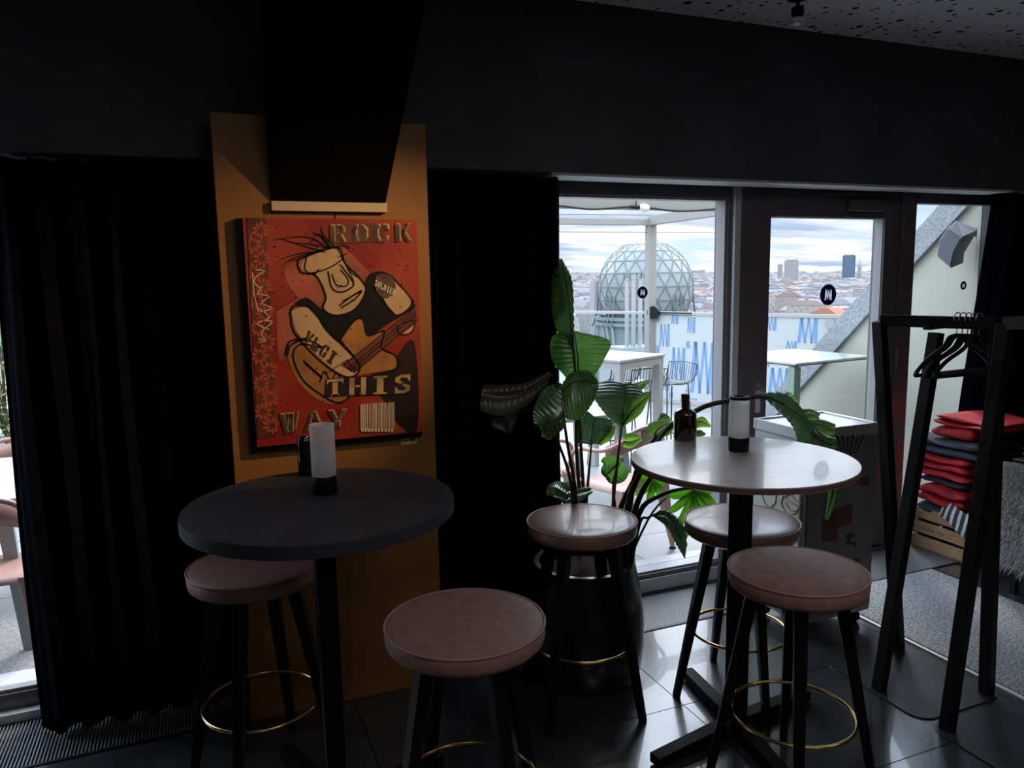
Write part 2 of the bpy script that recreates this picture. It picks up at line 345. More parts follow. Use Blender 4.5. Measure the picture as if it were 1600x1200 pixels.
MB().box((-2.3,YW-.045,.0),(-.6,YW-.002,.035)).build('sill_plate',M_frame2,w3)
MB().box((-2.3,YW+.072,.088),(-.6,YW+.20,.10)).build('threshold',M_frame2,w3)
# round logo stickers on the panes
def mm_glyph(w,h,y,t=.0006,X=0,Z=0,thick=.15):
    mb=MB(); S=[((.02,0),(.10,1),.16),((.16,1),(.33,0),.13),((.33,0),(.50,1),.12),((.50,1),(.66,0),.12),((.66,0),(.82,1),.13),((.84,1),(.86,0),.16)]
    for (a,b,k) in S:
        p=[(a[0],a[1]),(a[0]+k,a[1]),(b[0]+k,b[1]),(b[0],b[1])]
        mb.prism([(X+(u-.5)*w,y,Z+(v-.5)*h) for u,v in p],(0,t,0))
    return mb
def disc(cx,cy,r,parent,Y):
    q=aty(cx,cy,Y); n=40
    o=MB().prism([(q.x+r*math.cos(2*math.pi*i/n),Y,q.z+r*math.sin(2*math.pi*i/n)) for i in range(n)],(0,.001,0)).build('logo_sticker',M_navy,parent)
    cut=mm_glyph(r*.85,r*1.05,Y-.004,.009,q.x,q.z).build('cutter',None)
    md=o.modifiers.new('cut','BOOLEAN'); md.operation='DIFFERENCE'; md.object=cut; md.solver='EXACT'; md.use_self=True
    bpy.context.view_layer.update(); me=bpy.data.meshes.new_from_object(o.evaluated_get(bpy.context.evaluated_depsgraph_get()))
    o.modifiers.clear(); o.data=me; bpy.data.objects.remove(cut)
    mm_glyph(r*.85,r*1.05,Y,.001,q.x,q.z).build('logo_letters',M_whitep,o)
    return o
disc(1294,460.5,.0605,d1,YW+.042)
disc(1004,457,.031,w1,YW+.069)
disc(1505.5,446,.027,w2,YW+.038)

# ---------------------------------------------------------------- curtains
def curtain(label,top,bot,z0,z1,folds,amp,ph,group=None):
    # top/bot: (xa,ya,xb,yb)
    n=folds*12; nz=26; rows=[]
    for k in range(nz+1):
        t=k/nz; z=lerp(z1,z0,t); r=[]
        ax,ay,bx,by=[lerp(top[i],bot[i],t) for i in range(4)]
        for i in range(n+1):
            s=i/n; d=amp*(1+.25*math.sin(3*t+ph))*(math.sin(s*folds*2*math.pi+ph+.5*math.sin(2.2*t+s*5))+.3*math.sin(s*folds*4.7*math.pi+ph*2))
            r.append((lerp(ax,bx,s)+.006*math.sin(t*7+s*20),lerp(ay,by,s)+d,z))
        rows.append(r)
    o=MB().grid(rows).build('curtain',M_curt,smooth=80)
    s=o.modifiers.new('thick','SOLIDIFY'); s.thickness=.004
    return tag(o,label,'curtain',group)
curtain('tall black velvet curtain left of the painting, beside the left window',(-.655,3.22,.30,3.20),(-.655,3.20,.30,3.18),.015,2.14,9,.033,.4)
curtain('tall black velvet curtain between the painting and the big plant',(.55,3.20,1.575,3.24),(.55,3.18,1.58,3.24),.015,2.14,9,.033,1.7)
q1=aty(1558,300,3.22); q2=aty(1497,690,3.22)
curtain('dark navy curtain at the far right behind the folded clothes',(q1.x,3.20,5.9,3.20),(q2.x-.08,3.20,5.9,3.2),.015,2.14,11,.035,.9)
curtain('black curtain at the far left beyond the left window',(-3.1,3.2,-2.1,3.2),(-3.1,3.2,-2.1,3.2),.015,2.14,7,.033,.9)

# ---------------------------------------------------------------- tan board with the painting
PY=2.985
bd=struct(MB().box((.095,PY,0),(.874,PY+.11,2.29)).build('wall_pier',M_pedes))
MB().box((.092,PY-.010,0),(.877,PY,.055)).build('baseboard',M_pedes,bd,bevel=.002)
# dark sloping duct casing in front of the top of the board
z0=1.99; 
p=[(.281,PY-.004,z0),(.705,PY-.004,z0),(.705,PY+.0-.001,z0),(.281,PY-.001,z0),
   (.279,PY-.44,ZC),(.83,PY-.44,ZC),(.83,PY-.002,ZC),(.279,PY-.002,ZC)]
tag(MB().hexa(p).build('duct_casing',mat('matte_black_board',(.006,.006,.007),.95,spec=.03),bevel=.002),'black tapering casing sloping from the ceiling down to the top of the painting','casing')
tag(MB().box((.281,PY-.022,1.953),(.706,PY-.002,1.988)).build('picture_rail',mat('cream_rail',(.62,.52,.38),.5),bevel=.002),'short cream hanging rail under the black casing above the painting','rail')
# painting
pa=aty(383,339,2.955); CX0=.178; CX1=.815; CZ0=1.092; CZ1=1.925; CY=2.945
pt=thing('painting','square red pop art painting of a guitar player lettered ROCK THIS WAY','painting',(CX0,PY,CZ0))
MB().box((CX0-.022,PY-.026,CZ0-.022),(CX1-.002,PY-.002,CZ1+.0)).build('shadow_frame',M_blk,pt)
m=mat('painted_red_canvas',(.27,.016,.008),.45,col2=(.42,.07,.025),nscale=3.2,detail=8,bump=.15,bscale=60,bdist=.003)
MB().box((CX0,CY,CZ0),(CX1,PY-.026,CZ1)).build('canvas',m,pt)
def A(x,y):  # photograph pixel -> canvas plane
    q=aty(x,y,CY); return (q.x,q.z)
LAY=[0]
def inks(name,polys,m,lab=None,t=.0005):
    LAY[0]+=1; mb=MB(); y=CY-LAY[0]*.00022
    for P_ in polys:
        P_=[A(*p) for p in P_]; mb.prism([(a,CY-.0001,b) for a,b in P_],(0,y-CY-.0002,0))
    o=mb.build(name,m,pt)
    if lab: o['label']=lab
    return o
def stroke_polys(pts,w,n=None,taper=False):
    P_=spline([(a,b,0) for a,b in pts],n or max(6,len(pts)*5)); out=[]
    k=len(P_)
    for i in range(k-1):
        a,b=P_[i],P_[i+1]; d=(b-a)
        if d.length<1e-6: continue
        d.normalize(); nn=Vector((-d.y,d.x,0)); wa=w*(1-.75*i/k) if taper else w; wb=w*(1-.75*(i+1)/k) if taper else w
        a2=a-d*w*.15; b2=b+d*w*.15
        out.append([(a2.x-nn.x*wa/2,a2.y-nn.y*wa/2),(b2.x-nn.x*wb/2,b2.y-nn.y*wb/2),(b2.x+nn.x*wb/2,b2.y+nn.y*wb/2),(a2.x+nn.x*wa/2,a2.y+nn.y*wa/2)])
    return out
def cz(p): return (320+p[0]/2.142,160+p[1]/2.142)     # crop measure -> photo pixel
C=lambda *p:[cz(q) for q in p]
def blob(pts,n=None): return [(p.x,p.y) for p in spline([(a,b,0) for a,b in pts+[pts[0]]],(n or len(pts)*5)+1)][:-1]
ink_k=mat('ink_black',(.008,.006,.006),.4); ink_b=mat('ink_beige',(.60,.42,.24),.5,noise=.12,nscale=8); ink_o=mat('ink_ochre',(.40,.18,.05),.5,noise=.2,nscale=8)
ink_d=mat('ink_dark_spray',(.015,.007,.006),.5,noise=.5,nscale=9); ink_g=mat('ink_rust',(.13,.035,.02),.5,noise=.4,nscale=12); ink_w=mat('ink_white',(.85,.75,.58),.5)
ink_h=mat('ink_rose',(.37,.10,.06),.5,noise=.35,nscale=7)
inks('sprayed_halo',[blob(C((330,520),(430,470),(540,560),(560,640),(420,720),(300,640),(270,560))),blob(C((240,700),(330,660),(300,800),(250,860)))],ink_h)
inks('sprayed_shadow',[blob(C((620,880),(700,800),(712,1090),(650,1080),(600,1000),(560,940)))],ink_d)
inks('jacket',[blob(C((300,670),(345,655),(400,700),(440,700),(520,640),(535,600),(560,570),(620,575),(660,620),(690,665),(700,690),(600,750),(540,800),(470,840),(400,780)))],ink_k)
inks('guitar_body',[blob(C((275,850),(290,815),(340,800),(400,830),(450,800),(500,735),(530,730),(545,780),(600,770),(590,820),(640,850),(635,890),(560,905),(500,920),(490,980),(430,1010),(370,990),(310,930)))],ink_o)
inks('head',[blob(C((320,545),(350,515),(440,490),(470,540),(520,590),(535,630),(500,690),(440,710),(400,690),(405,650),(370,580),(335,570)),60)],ink_b)
inks('forearm',[blob(C((290,700),(320,685),(360,695),(400,760),(450,810),(500,860),(515,890),(490,915),(450,905),(380,850),(310,770)))],ink_b)
inks('sleeve',[blob(C((570,600),(600,575),(645,610),(690,670),(640,710),(600,660)))],ink_b)
inks('hand',[blob(C((645,745),(690,725),(705,740),(680,775),(650,770)))],ink_b)
inks('guitar_neck',[C((455,880),(705,690),(712,735),(500,905))],ink_g)
st=[]
def S_(w,*p,**k): st.extend(stroke_polys(C(*p),w,**k))
S_(2.6,(275,850),(290,810),(340,795),(390,820),(320,810),(295,850),(330,930),(400,985),(450,1005),(490,975),(500,930))
S_(2.6,(268,845),(285,800),(340,790)); S_(2.4,(450,800),(500,730),(530,728),(545,780),(600,765),(590,820),(640,850),(635,895),(560,910))
S_(2.8,(310,545),(325,520),(440,482),(470,540),(520,590),(540,635),(505,695),(440,715),(395,690),(405,650),(372,580),(325,570),(310,545))
S_(2.2,(345,575),(400,560),(440,540),(465,520)); S_(2.2,(340,520),(335,560),(365,575),(380,560))
S_(2.4,(412,565),(425,620),(455,635),(490,620),(495,600),(455,545)); S_(2,(425,575),(440,610),(470,615),(480,595),(455,560))
S_(2.4,(450,680),(490,650),(525,630),(500,660),(455,688)); S_(1.6,(460,665),(520,635))
S_(2.8,(285,700),(300,680),(340,680),(380,720),(450,800),(505,860),(518,895),(490,920),(440,905),(370,850),(300,770),(285,700))
S_(2,(340,680),(370,700),(440,780),(500,850)); S_(2.4,(540,600),(570,570),(610,575),(660,620),(700,670)); S_(2.4,(560,610),(600,670),(640,715))
S_(1.4,(480,890),(705,700)); S_(1.4,(490,895),(708,710)); S_(1.4,(500,905),(710,725)); S_(1.2,(470,875),(700,690)); S_(1.2,(400,910),(480,860))
S_(2.6,(330,865),(380,910),(390,920),(335,872)); S_(2,(645,745),(650,775),(690,770),(705,735)); S_(1.6,(660,740),(700,728)); S_(1.6,(462,870),(490,900)); S_(1.6,(475,865),(505,895))
S_(2,(385,935),(400,900),(420,930),(440,905),(455,925))
for a,b,c in (((420,490),(340,450),(230,460)),((400,500),(330,480),(250,455)),((410,492),(300,520),(262,545)),((400,498),(320,505),(250,525)),((420,485),(390,450),(360,435)),((430,480),(395,440),(390,415)),((415,482),(380,440),(355,470)),((420,490),(360,475),(300,470)),((430,488),(460,480),(485,485)),((380,500),(330,520),(285,530))): S_(2.6,a,b,c,taper=True)
S_(1.3,(470,540),(490,570),(512,585)); S_(1.3,(440,482),(500,600)); S_(1.3,(445,520),(478,505))
inks('ink_outlines',st,ink_k)
# floral relief strip on the left
inks('floral_ground',[C((140,385),(205,388),(238,1115),(178,1125))],ink_g)
fm=[]; rr=random.Random(3)
for i in range(15):
    t=(i+.5)/15; cx=lerp(170,212,t)+(-14 if i%2 else 14); cy=lerp(405,1105,t)
    for k in range(9):
        a=k*2*math.pi/9+i; r1_,r2_=8,30+rr.random()*8
        d=(math.cos(a),math.sin(a)); nn=(-d[1],d[0])
        fm.append(C((cx+d[0]*r1_,cy+d[1]*r1_),(cx+d[0]*r2_*.6+nn[0]*6,cy+d[1]*r2_*.6+nn[1]*6),(cx+d[0]*r2_,cy+d[1]*r2_),(cx+d[0]*r2_*.6-nn[0]*6,cy+d[1]*r2_*.6-nn[1]*6)))
fm=[[(max(387+(b-339)*.034,min(433,a)),b) for a,b in P_] for P_ in fm]
inks('flower_relief',fm,mat('relief_red',(.50,.10,.05),.3))
# signature scribble
sg=[]
for p in (((170,560),(200,565),(175,580),(165,600),(185,620),(205,600),(175,640)),((175,640),(215,650),(190,670),(225,690),(185,700)),((185,690),(215,720),(175,740),(215,760)),((195,730),(225,735),(190,770),(205,800),(180,790)),((160,570),(165,640),(180,700))): sg+=stroke_polys(C(*p),1.5)
inks('signature',sg,ink_w)
# stencil letters: blocks with slab serifs built from strokes in a unit cell
G={'R':['0,0;.3,0;.3,1;0,1','.38,.86;.75,.86;.75,1;.38,1','.38,.42;.72,.42;.72,.55;.38,.55','.62,.50;.92,.58;.92,.84;.72,.98;.66,.9','.5,.44;.75,.44;1,0;.7,0'],
'O':['0,.25;.25,.03;.4,.0;.4,.14;.3,.3;.3,.7;.4,.86;.4,1;.25,.97;0,.75','1,.25;.75,.03;.55,.0;.55,.14;.68,.3;.68,.7;.55,.86;.55,1;.75,.97;1,.75'],
'C':['0,.25;.25,.03;.42,.0;.42,.14;.3,.3;.3,.7;.42,.86;.42,1;.25,.97;0,.75','.55,0;.85,.05;.97,.3;.8,.3;.55,.13','.55,1;.97,.97;.97,.65;.8,.7;.55,.87'],
'K':['0,0;.3,0;.3,1;0,1','.38,.45;.8,1;1,1;.52,.45','.45,.6;.62,.62;1,0;.72,0'],
'T':['.34,0;.66,0;.66,.8;.34,.8','0,.68;.12,.84;.9,.84;1,.68;1,1;0,1','.25,0;.75,0;.75,.08;.25,.08'],
'H':['0,0;.3,0;.3,1;0,1','.7,0;1,0;1,1;.7,1','.36,.44;.64,.44;.64,.56;.36,.56'],
'I':['.3,.1;.7,.1;.7,.9;.3,.9','.1,0;.9,0;.9,.1;.1,.1','.1,.9;.9,.9;.9,1;.1,1'],
'S':['.05,0;.2,0;.6,0;.95,.15;.95,.4;.6,.52;.45,.42;.68,.3;.6,.14;.2,.2;.15,.35;.05,.35','.95,1;.8,1;.4,1;.05,.85;.05,.62;.4,.5;.55,.58;.32,.7;.4,.86;.8,.8;.85,.65;.95,.65'],
'W':['0,1;.24,1;.42,0;.24,0','.3,1;.5,1;.45,.55;.36,.3','.5,1;.74,1;.66,0;.5,0','.76,.3;.88,1;1,1;.74,0'],
'A':['0,0;.2,0;.45,.8;.4,1','.45,1;.65,1;1,0;.68,0','.3,.25;.6,.25;.6,.36;.34,.36'],
'Y':['0,1;.3,1;.52,.5;.36,.4','.72,1;1,1;.66,.42;.54,.5','.34,0;.66,0;.66,.38;.34,.38'],
'L':['0,0;.3,0;.3,1;0,1','.3,0;1,0;1,.3;.3,.16'],'D':['0,0;.3,0;.3,1;0,1','.38,0;.8,.1;1,.5;.8,.9;.38,1;.38,.85;.65,.7;.65,.3;.38,.15'],'E':['0,0;.3,0;.3,1;0,1','.36,0;.95,0;.95,.18;.36,.15','.36,.43;.8,.43;.8,.57;.36,.57','.36,.85;.95,.82;.95,1;.36,1'],
'V':['0,1;.3,1;.55,.1;.45,0','.7,1;1,1;.6,0;.5,.2'],'G':['0,.25;.25,.03;.42,.0;.42,.14;.3,.3;.3,.7;.42,.86;.42,1;.25,.97;0,.75','.55,0;.97,.1;.97,.45;.6,.45;.7,.3;.55,.13','.55,1;.97,.97;.97,.65;.8,.7;.55,.87'],
'2':['0,.75;.2,.98;.6,1;.95,.8;.9,.5;.4,.22;.1,.1;.1,0;.0,.0;.3,.3;.65,.6;.6,.82;.3,.8;.2,.7','0,0;1,0;1,.2;0,.2']}
def letters(txt,quad,slotw,mat_,name):
    # quad: pixel of TL,TR,BR,BL of the whole word; characters spaced evenly
    n=len(txt); polys=[]
    for i,ch in enumerate(txt):
        for g in G[ch]:
            P_=[]
            for s in g.split(';'):
                u,v=map(float,s.split(',')); U=(i+ (1-slotw)/2+u*slotw)/n
                tx=lerp(quad[0][0],quad[1][0],U); ty=lerp(quad[0][1],quad[1][1],U); bx=lerp(quad[3][0],quad[2][0],U); by=lerp(quad[3][1],quad[2][1],U)
                P_.append((lerp(bx,tx,v),lerp(by,ty,v)))
            polys.append(P_)
        o=inks(name,polys,mat_); LAY[0]-=1; polys=[]
    LAY[0]+=1
ink_l=mat('ink_stencil',(.02,.012,.01),.4,col2=(.13,.08,.04),nscale=14,detail=6)
inks('stencil_ground',[C((418,412),(600,406),(600,470),(560,466),(500,472),(420,474))],ink_g)
inks('stencil_ground',[C((405,925),(690,905),(690,975),(400,985))],ink_d)
ink_t=mat('ink_gold',(.50,.33,.16),.45,noise=.35,nscale=20)
letters('ROCK',C((411,409),(701,403),(703,463),(413,467)),.72,ink_t,'letter'); letters('ROCK',C((406,413),(696,407),(698,467),(408,471)),.68,ink_l,'letter')
letters('THIS',C((398,928),(700,908),(698,972),(398,982)),.74,ink_t,'letter')
letters('WAY',C((244,1041),(484,1024),(484,1081),(249,1108)),.80,ink_t,'letter'); letters('WAY',C((240,1045),(480,1028),(480,1085),(245,1112)),.78,ink_l,'letter')
inks('badge',[blob(C((568,600),(580,575),(620,580),(637,610),(630,640),(600,655),(575,635)))],mat('ink_badge',(.10,.06,.04),.5,noise=.5,nscale=30))
letters('SOLDIER',C((570,592),(640,628),(634,648),(566,612)),.74,ink_w,'letter')
letters('VLGI',C((345,760),(450,845),(430,880),(325,795)),.74,ink_l,'letter')
bc=[]; x=520; rr=random.Random(5)
while x<632:
    ww=rr.choice((1.6,2.6,3.6)); y0=lerp(1010,1003,(x-520)/112); bc.append(C((x,y0),(x+ww,y0),(x+ww+1,y0+85),(x+1,y0+88))); x+=ww+rr.choice((2.2,3,4))
inks('barcode',bc,ink_w)
inks('barcode_digits',[C((523+i*11,1092),(530+i*11,1091),(531+i*11,1101),(524+i*11,1102)) for i in range(10)],ink_w)
sp_=[]
for i in range(130):
    a=rr.uniform(230,690); b=rr.uniform(395,700) if rr.random()<.6 else rr.uniform(700,1080); s=rr.choice((.6,.9,1.3))
    sp_.append(C((a,b),(a+s*2,b),(a+s*2,b+s*2),(a,b+s*2)))
inks('paint_spatter',sp_,ink_h)['kind']='stuff'
# price card below the canvas
c0=[aty(*cz(p),PY-.002) for p in ((654,1092),(709,1090),(709,1142),(656,1147))]
card=tag(MB().prism([(q.x,PY-.003,q.z) for q in c0],(0,.001,0)).build('price_card',mat('cream_card',(.72,.52,.30),.7)),'small cream price card on the tan board under the right corner of the painting','card')
mb=MB()
for (a,b,c,d) in ((660,1102,676,1108),(660,1112,680,1118),(660,1122,672,1126),(660,1130,684,1134),(688,1122,697,1134),(699,1124,705,1133)):
    qs=[aty(*cz(p),PY-.0035) for p in ((a,b),(c,b),(c,d),(a,d))]; mb.prism([(q.x,PY-.0036,q.z) for q in qs],(0,.0005,0))
mb.build('card_print',mat('dark_print',(.06,.03,.03),.6),card)
tag(MB().box((.51,PY-.0025,1.925),(.513,PY-.0005,1.955)).build('hanging_wire',M_blk),'thin wire between the cream rail and the painting','wire')
# ---------------------------------------------------------------- lamps
for i,(x_,y_) in enumerate(FILL_PANELS):  # flat housings added for the unseen fill lights
    t=thing('fill_panel',('added flat housing of the fill light behind the viewer, left one','added flat housing of the fill light behind the viewer, right one','added flat housing of the fill light above the viewer','added flat housing of the fill light by the right wall')[i],'ceiling light',(x_,y_,ZC))
    MB().box((x_-.48,y_-.28,ZC-.03),(x_+.48,y_+.28,ZC)).build('housing',M_white,t)
# small ceiling spotlight in view
q=atz(1247,-6,ZC)
lp=thing('ceiling_spotlight','small black ceiling spotlight with chrome reflector bulb, top right','spotlight',(q.x,q.y,ZC))
lpart(MB().lathe([(.045,0),(.045,-.012),(.02,-.02)],n=20),'base',M_blk,lp,smooth=40)
lpart(MB().tube([(0,0,-.018),(0,0,-.045)],.008,10),'stem',M_blk,lp)
lpart(MB().lathe([(.012,-.04),(.026,-.05),(.026,-.075),(.019,-.085)],n=20),'lamp_holder',M_blk,lp,smooth=40)
lpart(MB().lathe([(.010,-.082),(.024,-.09),(.032,-.108),(.030,-.112),(.001,-.104)],n=20,closed=True),'reflector_bulb',mat('chrome',(.9,.92,.95),.3,metal=.6),lp,smooth=50)
# warm spotlight that lights the painting (on the ceiling, above the frame)
SPOT=(2.13,1.66,2.74)
lp=thing('picture_spotlight','black ceiling spotlight aimed at the painting, above the view','spotlight',(SPOT[0],SPOT[1],ZC))
lpart(MB().lathe([(.045,0),(.045,-.012),(.02,-.02)],n=20),'base',M_blk,lp,smooth=40)
lpart(MB().tube([(0,0,-.018),(0,0,-.07)],.008,10),'stem',M_blk,lp)
lpart(MB().lathe([(.03,-.05),(.034,-.07),(.034,-.10)],n=20,closed=True),'lamp_holder',M_blk,lp,smooth=40)
ld=bpy.data.lights.new('picture_spotlight_bulb','SPOT'); ld.energy=165; ld.color=(1,.60,.26); ld.spot_size=math.radians(33); ld.spot_blend=.9; ld.shadow_soft_size=.008
lo=bpy.data.objects.new('picture_spotlight_bulb',ld); COL.objects.link(lo); lo.location=(SPOT[0],SPOT[1],SPOT[2]-.03)
tgt=Vector((.28,2.98,1.50)); dr=tgt-lo.location; lo.rotation_euler=dr.to_track_quat('-Z','Y').to_euler()

# ---------------------------------------------------------------- tables
def bar_table(loc,h,Rr,th,mt,me,label,feet,group=None,legr=.036):
    t=thing('bar_table',label,'table',loc,group)
    b=.004
    lpart(MB().lathe([(Rr-b-.02,h-th),(Rr-b-.004,h-th),(Rr,h-th+b),(Rr,h-b)],n=96,closed=True),'table_edge',me,t,smooth=50)
    lpart(MB().lathe([(.001,h-th),(Rr-.02,h-th),(Rr-.001,h-th+.002),(Rr-.001,h-b),(Rr-b*.6,h),(.001,h)],n=96,closed=True),'tabletop',mt,t,smooth=30)
    lpart(MB().lathe([(.12,h-th-.008),(.12,h-th),(.001,h-th)],n=32),'mounting_plate',M_blk,t)
    lpart(MB().box((-legr*.85,-legr*.85,.03),(legr*.85,legr*.85,h-th-.008)),'pole',M_blk,t,bevel=.004)
    for a in feet:
        d=Vector((math.cos(a),math.sin(a),0)); lpart(MB().beam(d*.02+Vector((0,0,.034)),d*.40+Vector((0,0,.026)),.055,.052,.05,.036),'foot',mat('matte_black_foot',(.006,.006,.007),.7,spec=.15),t,bevel=.003)
    return t
c=Vector((1.765,2.17,0))
def ang(px_,py_): 
    q=atz(px_,py_,.04)-c; return math.atan2(q.y,q.x)
a1=ang(1010,1188); a2=ang(1218,1200)
bar_table(c,1.045,.391,.024,M_tabR,M_tabRe,'round greige laminate bar table with black pole in front of the door',[a1,a2,a1+math.pi,a2+math.pi])
bar_table((.313,2.31,0),1.04,.40,.040,M_tabL,M_tabL,'round charcoal bar table with black pole in front of the painting',[.3,.3+math.pi/2,.3+math.pi,.3-math.pi/2])

def lantern(loc,label,h,r,cap):
    t=thing('lantern',label,'lantern',loc,'frosted table lanterns')
    hb=h*.255
    lpart(MB().lathe([(r*.96,0),(r*1.0,.003),(r,hb-.002),(r*.97,hb),(.001,hb)],n=32),'base',M_blk,t,smooth=40)
    lpart(MB().lathe([(r*.94,hb),(r*.945,hb+.01),(r*.94,h-.012)],n=40,closed=True),'frosted_shade',M_frost,t,smooth=60)
    lpart(MB().lathe([(.006,hb),(.012,hb+.004),(.010,hb+.02),(.004,hb+.026)],n=12),'light_cone',M_white,t,smooth=40)
    if cap: lpart(MB().lathe([(r*.90,h-.012),(r*.98,h-.012),(r*.98,h-.001),(r*.6,h),(r*.55,h-.004)],n=32,closed=True),'cap_ring',M_blk,t,smooth=40)
    else: lpart(MB().lathe([(r*.90,h-.013),(r*.955,h-.013),(r*.955,h-.007),(r*.90,h-.007),(r*.90,h-.013)],n=32,closed=True),'rim',M_frost,t,smooth=40)
    return t
q=atz(1154,704,1.045)
lantern((q.x,q.y,1.0455),'frosted white lantern with black base and black top ring on the greige table',.205,.038,True)
q=atz(508,770,1.04)
lantern((q.x,q.y,1.0405),'frosted white lantern with black base on the charcoal table',.225,.040,False)
# black bottle behind left lantern
q=atz(479,742,1.04)
t=thing('black_bottle','glossy black bottle behind the lantern on the charcoal table','bottle',(q.x,q.y,1.0405))
lpart(MB().lathe([(.024,0),(.027,.004),(.027,.105),(.024,.128),(.018,.138),(.001,.140)],n=28),'body',mat('gloss_black',(.006,.006,.007),.1,coat=.6),t,smooth=40)
# amber bottle
q=atz(1070,686,1.045)
t=thing('amber_bottle','squat dark amber glass bottle with stopper on the greige table','bottle',(q.x,q.y,1.0455))
lpart(MB().lathe([(.040,0),(.045,.004),(.045,.098),(.042,.110),(.030,.120),(.017,.126),(.0155,.132),(.0155,.150),(.021,.152),(.021,.157),(.014,.158),(.001,.158)],n=40),'glass_body',M_amber,t,smooth=40)
lpart(MB().lathe([(.0145,.158),(.0165,.160),(.0165,.181),(.001,.182)],n=20),'stopper',M_cork,t,smooth=40)
mb=MB(); rows=[[],[]]
for i in range(9):
    a=-1.15+ i*.10; rows[0].append((.0456*math.cos(a),.0456*math.sin(a),.03)); rows[1].append((.0456*math.cos(a),.0456*math.sin(a),.082))
lpart(MB().grid(rows),'label',mat('brown_label',(.10,.07,.05),.6),t,smooth=60)

# ---------------------------------------------------------------- stools
def stool(loc,zs,rot,label,Rr=.214,brass=M_brass,ringz=.27,M_velvet=M_velvet):
    t=thing('bar_stool',label,'stool',loc,'pink round bar stools',rot)
    h=.058
    lpart(MB().lathe([(.001,zs-h),(Rr-.012,zs-h),(Rr-.003,zs-h+.008),(Rr,zs-h+.02),(Rr,zs-.008),(Rr-.005,zs-.003),(Rr-.016,zs+.001),(Rr-.05,zs+.005),(.10,zs+.008),(.001,zs+.009)],n=72,closed=True),'seat_cushion',M_velvet,t,smooth=45)
    lpart(MB().ring((0,0,zs-.004),Rr-.001,.0040,72,8),'piping',M_pipe,t,smooth=60)
    lpart(MB().lathe([(.17,zs-h-.012),(.17,zs-h),(.001,zs-h)],n=40),'seat_board',M_blk,t)
    lpart(MB().box((-.085,-.085,zs-h-.045),(.085,.085,zs-h-.012)),'swivel_plate',M_blk,t,bevel=.003)
    zt=zs-h-.014
    for k in range(4):
        a=math.pi/4+k*math.pi/2; d=Vector((math.cos(a),math.sin(a),0)); sd=Vector((-d.y,d.x,0))
        lpart(MB().beam(d*.13+Vector((0,0,zt)),d*.262,.042,.042,.026,.026,side=sd),'leg',M_wood_blk,t,bevel=.003)
    rr_=lerp(.262,.13,ringz/zt)-.022
    lpart(MB().ring((0,0,ringz),rr_+.006,.0065,72,10),'foot_ring',brass,t,smooth=60)
    return t
Z=.762
def face(cx,cy,px_,py_):  # leg direction so that one leg points to a floor pixel
    q=atz(px_,py_,0); return math.atan2(q.y-cy,q.x-cx)-math.pi/4
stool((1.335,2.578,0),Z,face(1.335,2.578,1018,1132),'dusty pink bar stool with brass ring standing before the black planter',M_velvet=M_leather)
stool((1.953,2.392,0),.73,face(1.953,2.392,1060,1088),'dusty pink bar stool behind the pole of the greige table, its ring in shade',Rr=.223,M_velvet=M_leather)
stool((1.722,1.835,0),Z,math.radians(8),'dusty pink bar stool nearest on the right, before the greige table pole',Rr=.214)
stool((.632,1.925,0),Z,math.radians(-30),'dusty pink bar stool nearest the viewer, at the centre bottom',Rr=.222)
stool((.125,2.63,0),Z,math.radians(20),'dusty pink bar stool half under the charcoal table')

# ---------------------------------------------------------------- mat and floor plates
a=2.955
tag(MB().box((a,.9,.0),(3.78,2.985,.012)).build('door_mat',M_carpet,bevel=.004),'grey flecked carpet mat on the floor in front of the door','mat')
tag(MB().box((2.935,.9,.0),(2.953,2.985,.006)).build('mat_trim',M_frame2),'thin metal strip along the left edge of the grey mat','strip')

# ---------------------------------------------------------------- clothes racks
def plate(mb,x0,x1,y0,y1,r=.07,z=.001):
    P_=[]
    for cx,cy,a0 in ((x1-r,y1-r,0),(x0+r,y1-r,90),(x0+r,y0+r,180),(x1-r,y0+r,270)):
        for k in range(7): an=math.radians(a0+k*15); P_.append((cx+r*math.cos(an),cy+r*math.sin(an),z))
    return mb.prism(P_,(0,0,.005))
def rack_leg(foot,top,w=.048,w2=.036): return MB().beam(foot,top,w2,w,w2,w,side=Vector((1,0,0)))
K1=thing('clothes_rack','black metal clothes rack with crossed square legs holding the empty hangers','clothes rack',(2.66,2.1,0))
M_plate=mat('dark_steel_plate',(.035,.038,.045),.35,metal=.2,noise=.15,nscale=3)
plate(MB(),2.44,2.90,1.925,2.44).build('base_plate',M_plate,K1)
RA=Vector((2.622,2.38,1.49)); RB=aty(1560,506,1.93)
def leg(k,fx,top,name='leg',z=.006):
    return rack_leg(Vector((fx[0],fx[1],z)),top).build(name,M_blk,k,bevel=.002)
leg(K1,(2.838,2.385),Vector((RA.x,RA.y,RA.z)))
leg(K1,(2.472,2.158),aty(1463,520,2.17))
leg(K1,(2.838,1.962),Vector((RB.x,RB.y+.0,RB.z)))
RA2=aty(1378,500.5,2.385); 
MB().beam(RA2,Vector((RB.x,1.94,RB.z)),.046,.034,side=Vector((0,0,1))).build('hanging_rail',M_blk,K1,bevel=.002)
s1=aty(1447,512,2.17); s2=aty(1478,508.5,2.17)
MB().beam((s1.x,2.17,s1.z),(s2.x,2.17,s2.z),.03,.018).build('cross_piece',M_blk,K1,bevel=.002)
K2=thing('clothes_rack','black metal clothes rack at the right edge in front of the dark clothes','clothes rack',(2.66,1.6,0))
plate(MB(),2.43,2.90,1.10,1.90).build('base_plate',M_plate,K2)
T3=aty(1572,505,1.85)
leg(K2,(2.478,1.853),T3)
T3e=Vector((T3.x+.33,1.15,T3.z))
